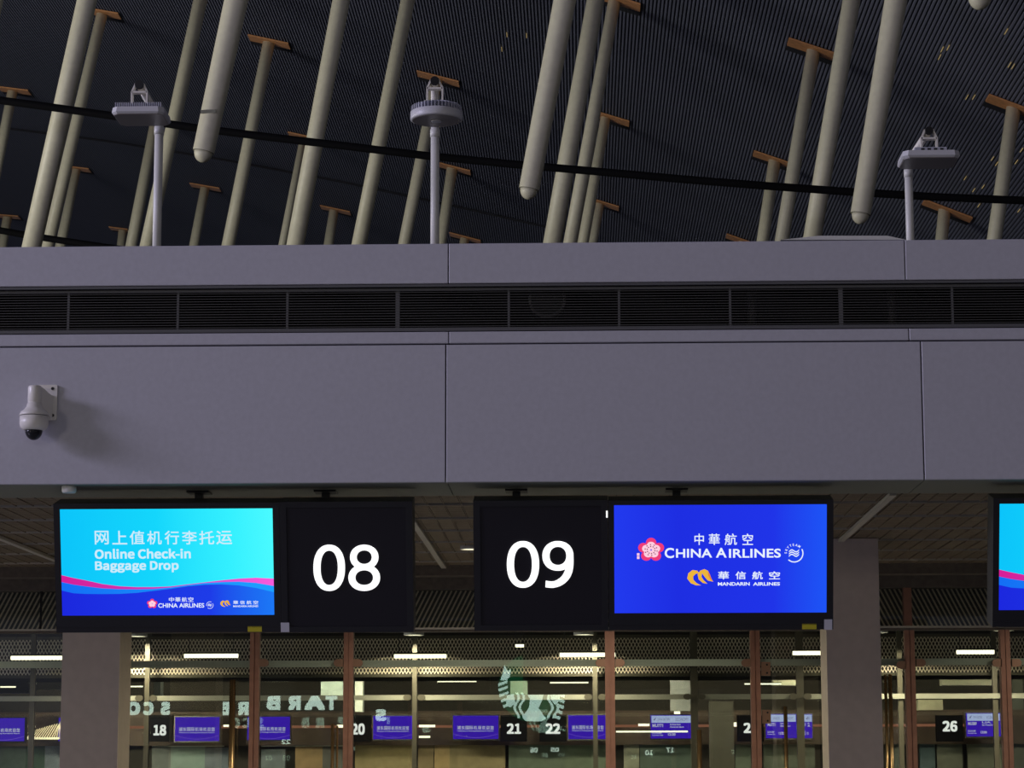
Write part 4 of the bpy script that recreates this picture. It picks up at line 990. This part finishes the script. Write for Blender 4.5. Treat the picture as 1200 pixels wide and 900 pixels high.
# rosy reflection painted as a glowing bar behind the number signs
a, b, z0, z1 = rect_px(V(YW-.55), 100, 1180, 849.5, 852.5)
MB().box(a, b, YW-.56, YW-.51, z0, z1).build('reflection_streak', emit('rosy_reflection', (140, 92, 72), 1.0), None, 'long dim rosy reflection painted as a glowing streak behind the far number signs', cat='light')
# bright mesh patch beside the pillar
t = thing('mesh_partition', V(70).wp(52, 856), 'glowing fine mesh partition between the far violet screen and the pillar', 'partition')
fr = V(70); a, b, z0, z1 = rect_px(fr, 32, 70, 845, 864)
mb = MB(); x = a
while x < b: mb.bar((x, 70, z0), (min(b, x+.22), 70, z0+(z1-z0)*min(1, .45+(x-a)/(b-a)*.6)), .016, .01, (0, 1, 0)); x += .07
mb.build('mesh_strands', M['mesh'], t, kind='stuff'); MB().box(a, b, 69.98, 70.02, z0-.06, z0).build('mesh_sill', M['beam'], t)
for (lx, ly, lz, en) in ((-13, 68.5, 3.1, 60), (-6, 66, 3.9, 60), (0, 66, 3.9, 70), (7, 66, 3.9, 50), (13, 66, 3.9, 40)):
    l = bpy.data.lights.new('desk_lamp_glow', 'AREA'); l.shape = 'RECTANGLE'; l.size = 3; l.size_y = .3; l.energy = en*4.2; l.color = (1, .86, .60)
    o_ = bpy.data.objects.new('desk_lamp_glow', l); COL.objects.link(o_); o_.location = (lx, ly, lz); o_.rotation_euler = (Vector((lx, YW, 1.6))-Vector((lx, ly, lz))).to_track_quat('-Z', 'Y').to_euler()

# ------------------------------------------------------------------ coffee shop front behind the camera: only its reflection shows in the glass
YM = 68.0                                               # distance of the mirrored picture
YB = 2*YG - YM                                          # where the sign really stands
VM = V(YM)
B = Frame((0, YB, 0), (-1, 0, 0), (0, 0, 1))            # faces the glass
def mirror_text(mb, s, x0, x1, y0, y1, bold=.05, t=0.02):
    a, b, z0, z1 = rect_px(VM, x0, x1, y0, y1)
    text_box(mb, B, s, -b, -a, z0, z1, t, bold=bold, inter=True)
shop = thing('coffee_shop_sign', (0, YB-.3, 0), 'lit coffee shop lettering seen mirrored in the glass doors', 'sign')
mb = MB()
for s, x0, x1 in (('T', 381.5, 395.5), ('A', 357, 381), ('R', 338, 352.5), ('B', 312.5, 328.5)): mirror_text(mb, s, x0, x1, 815.5, 832)
mb.build('letters', M['sign'], shop, 'pale glowing block letters')
mb = MB()
for s, x0, x1 in (('R', 278.5, 291.5), ('B', 257, 269), ('S', 188.5, 200), ('C', 168, 180), ('O', 148.5, 164.5)): mirror_text(mb, s, x0, x1, 822.5, 838)
mirror_text(mb, 'S', 440, 453, 831, 845)
mb.build('letters', M['sign'], shop, 'pale glowing block letters')
mb = MB()
for s, x0, x1, y0, y1 in (('02', 202, 212.5, 879.5, 887), ('03', 228.6, 239.6, 879.5, 887), ('10', 756, 765, 879, 885), ('17', 781, 789.5, 876, 882), ('06', 621.5, 630, 876, 882), ('05', 645.5, 655, 876, 881), ('15', 907, 913, 871, 877), ('22', 330, 340.5, 866.5, 872)): mirror_text(mb, s, x0, x1, y0, y1, .02)
mb.build('gate_numbers', M['sign'], shop, 'small pale numbers')
# round emblem with tail and wavy stripes
em = thing('round_emblem_sign', (0, YB, 3), 'round green and white emblem sign seen mirrored in the glass below the 09 panel', 'sign')
def EB(pts, t, mb):
    q = [VM.pix(x, y) for x, y in pts]; mb.add([B.pt(-a, b, t) for a, b in q], [tuple(range(len(q)))])
def EStrip(A, C, t, mb):
    a_ = [VM.pix(*p) for p in A]; c_ = [VM.pix(*p) for p in C]; n_ = len(a_)
    mb.add([B.pt(-a, b, t) for a, b in a_+c_], [(i, n_+i, n_+i+1, i+1) for i in range(n_-1)])
mb = MB(); EB(circ(624, 806, 40, 40, 40), 0, mb); mb.build('disc', M['signg'], em, 'green disc', flat=True)
mb = MB()
EB([(591, 779), (594.5, 786), (599, 784.5), (597.5, 793), (594, 797), (586, 797.5), (589, 790)], .03, mb)
for k in range(5):
    y = 801+k*6.4; x = 583.6+.35*k*k
    EB([(x, y), (x+11, y-3.8), (x+10.8, y-.6), (x+.6, y+3.2)], .03, mb)
EB([(644, 812), (657, 813), (655, 822), (650, 826), (646, 820)], .03, mb)
EB([(594, 815), (602, 813), (604, 824), (598, 829), (593, 826)], .03, mb)
for off, sg in ((604, 1), (610, 1), (650, -1), (643.5, -1)):
    A = [(off+sg*2.6*math.sin(i*.9), 812+i*3.3) for i in range(10)]
    EStrip(A, [(x+3.1, y) for x, y in A], .03, mb)
EB([(617, 810), (638, 810), (635, 822), (631, 830), (640, 842), (634, 845.5), (616, 845), (612, 841), (620, 829), (621, 820)], .03, mb)
for k in range(5):
    y = 812+k*6.4; x = 655.5-.35*k*k
    EB([(x, y), (x+7, y+2.6), (x+6, y+6), (x-1, y+3.6)], .03, mb)
mb.build('white_figure', M['signw'], em, 'white tail and wavy stripes', flat=True)
MB().box(-14, 14, YB-.6, YB-.3, 0, 5.5).build('shop_front', mat('shop_dark', (.03, .03, .03), .7), None, 'dark shop front wall behind the viewpoint carrying the lit sign', cat='shop front')
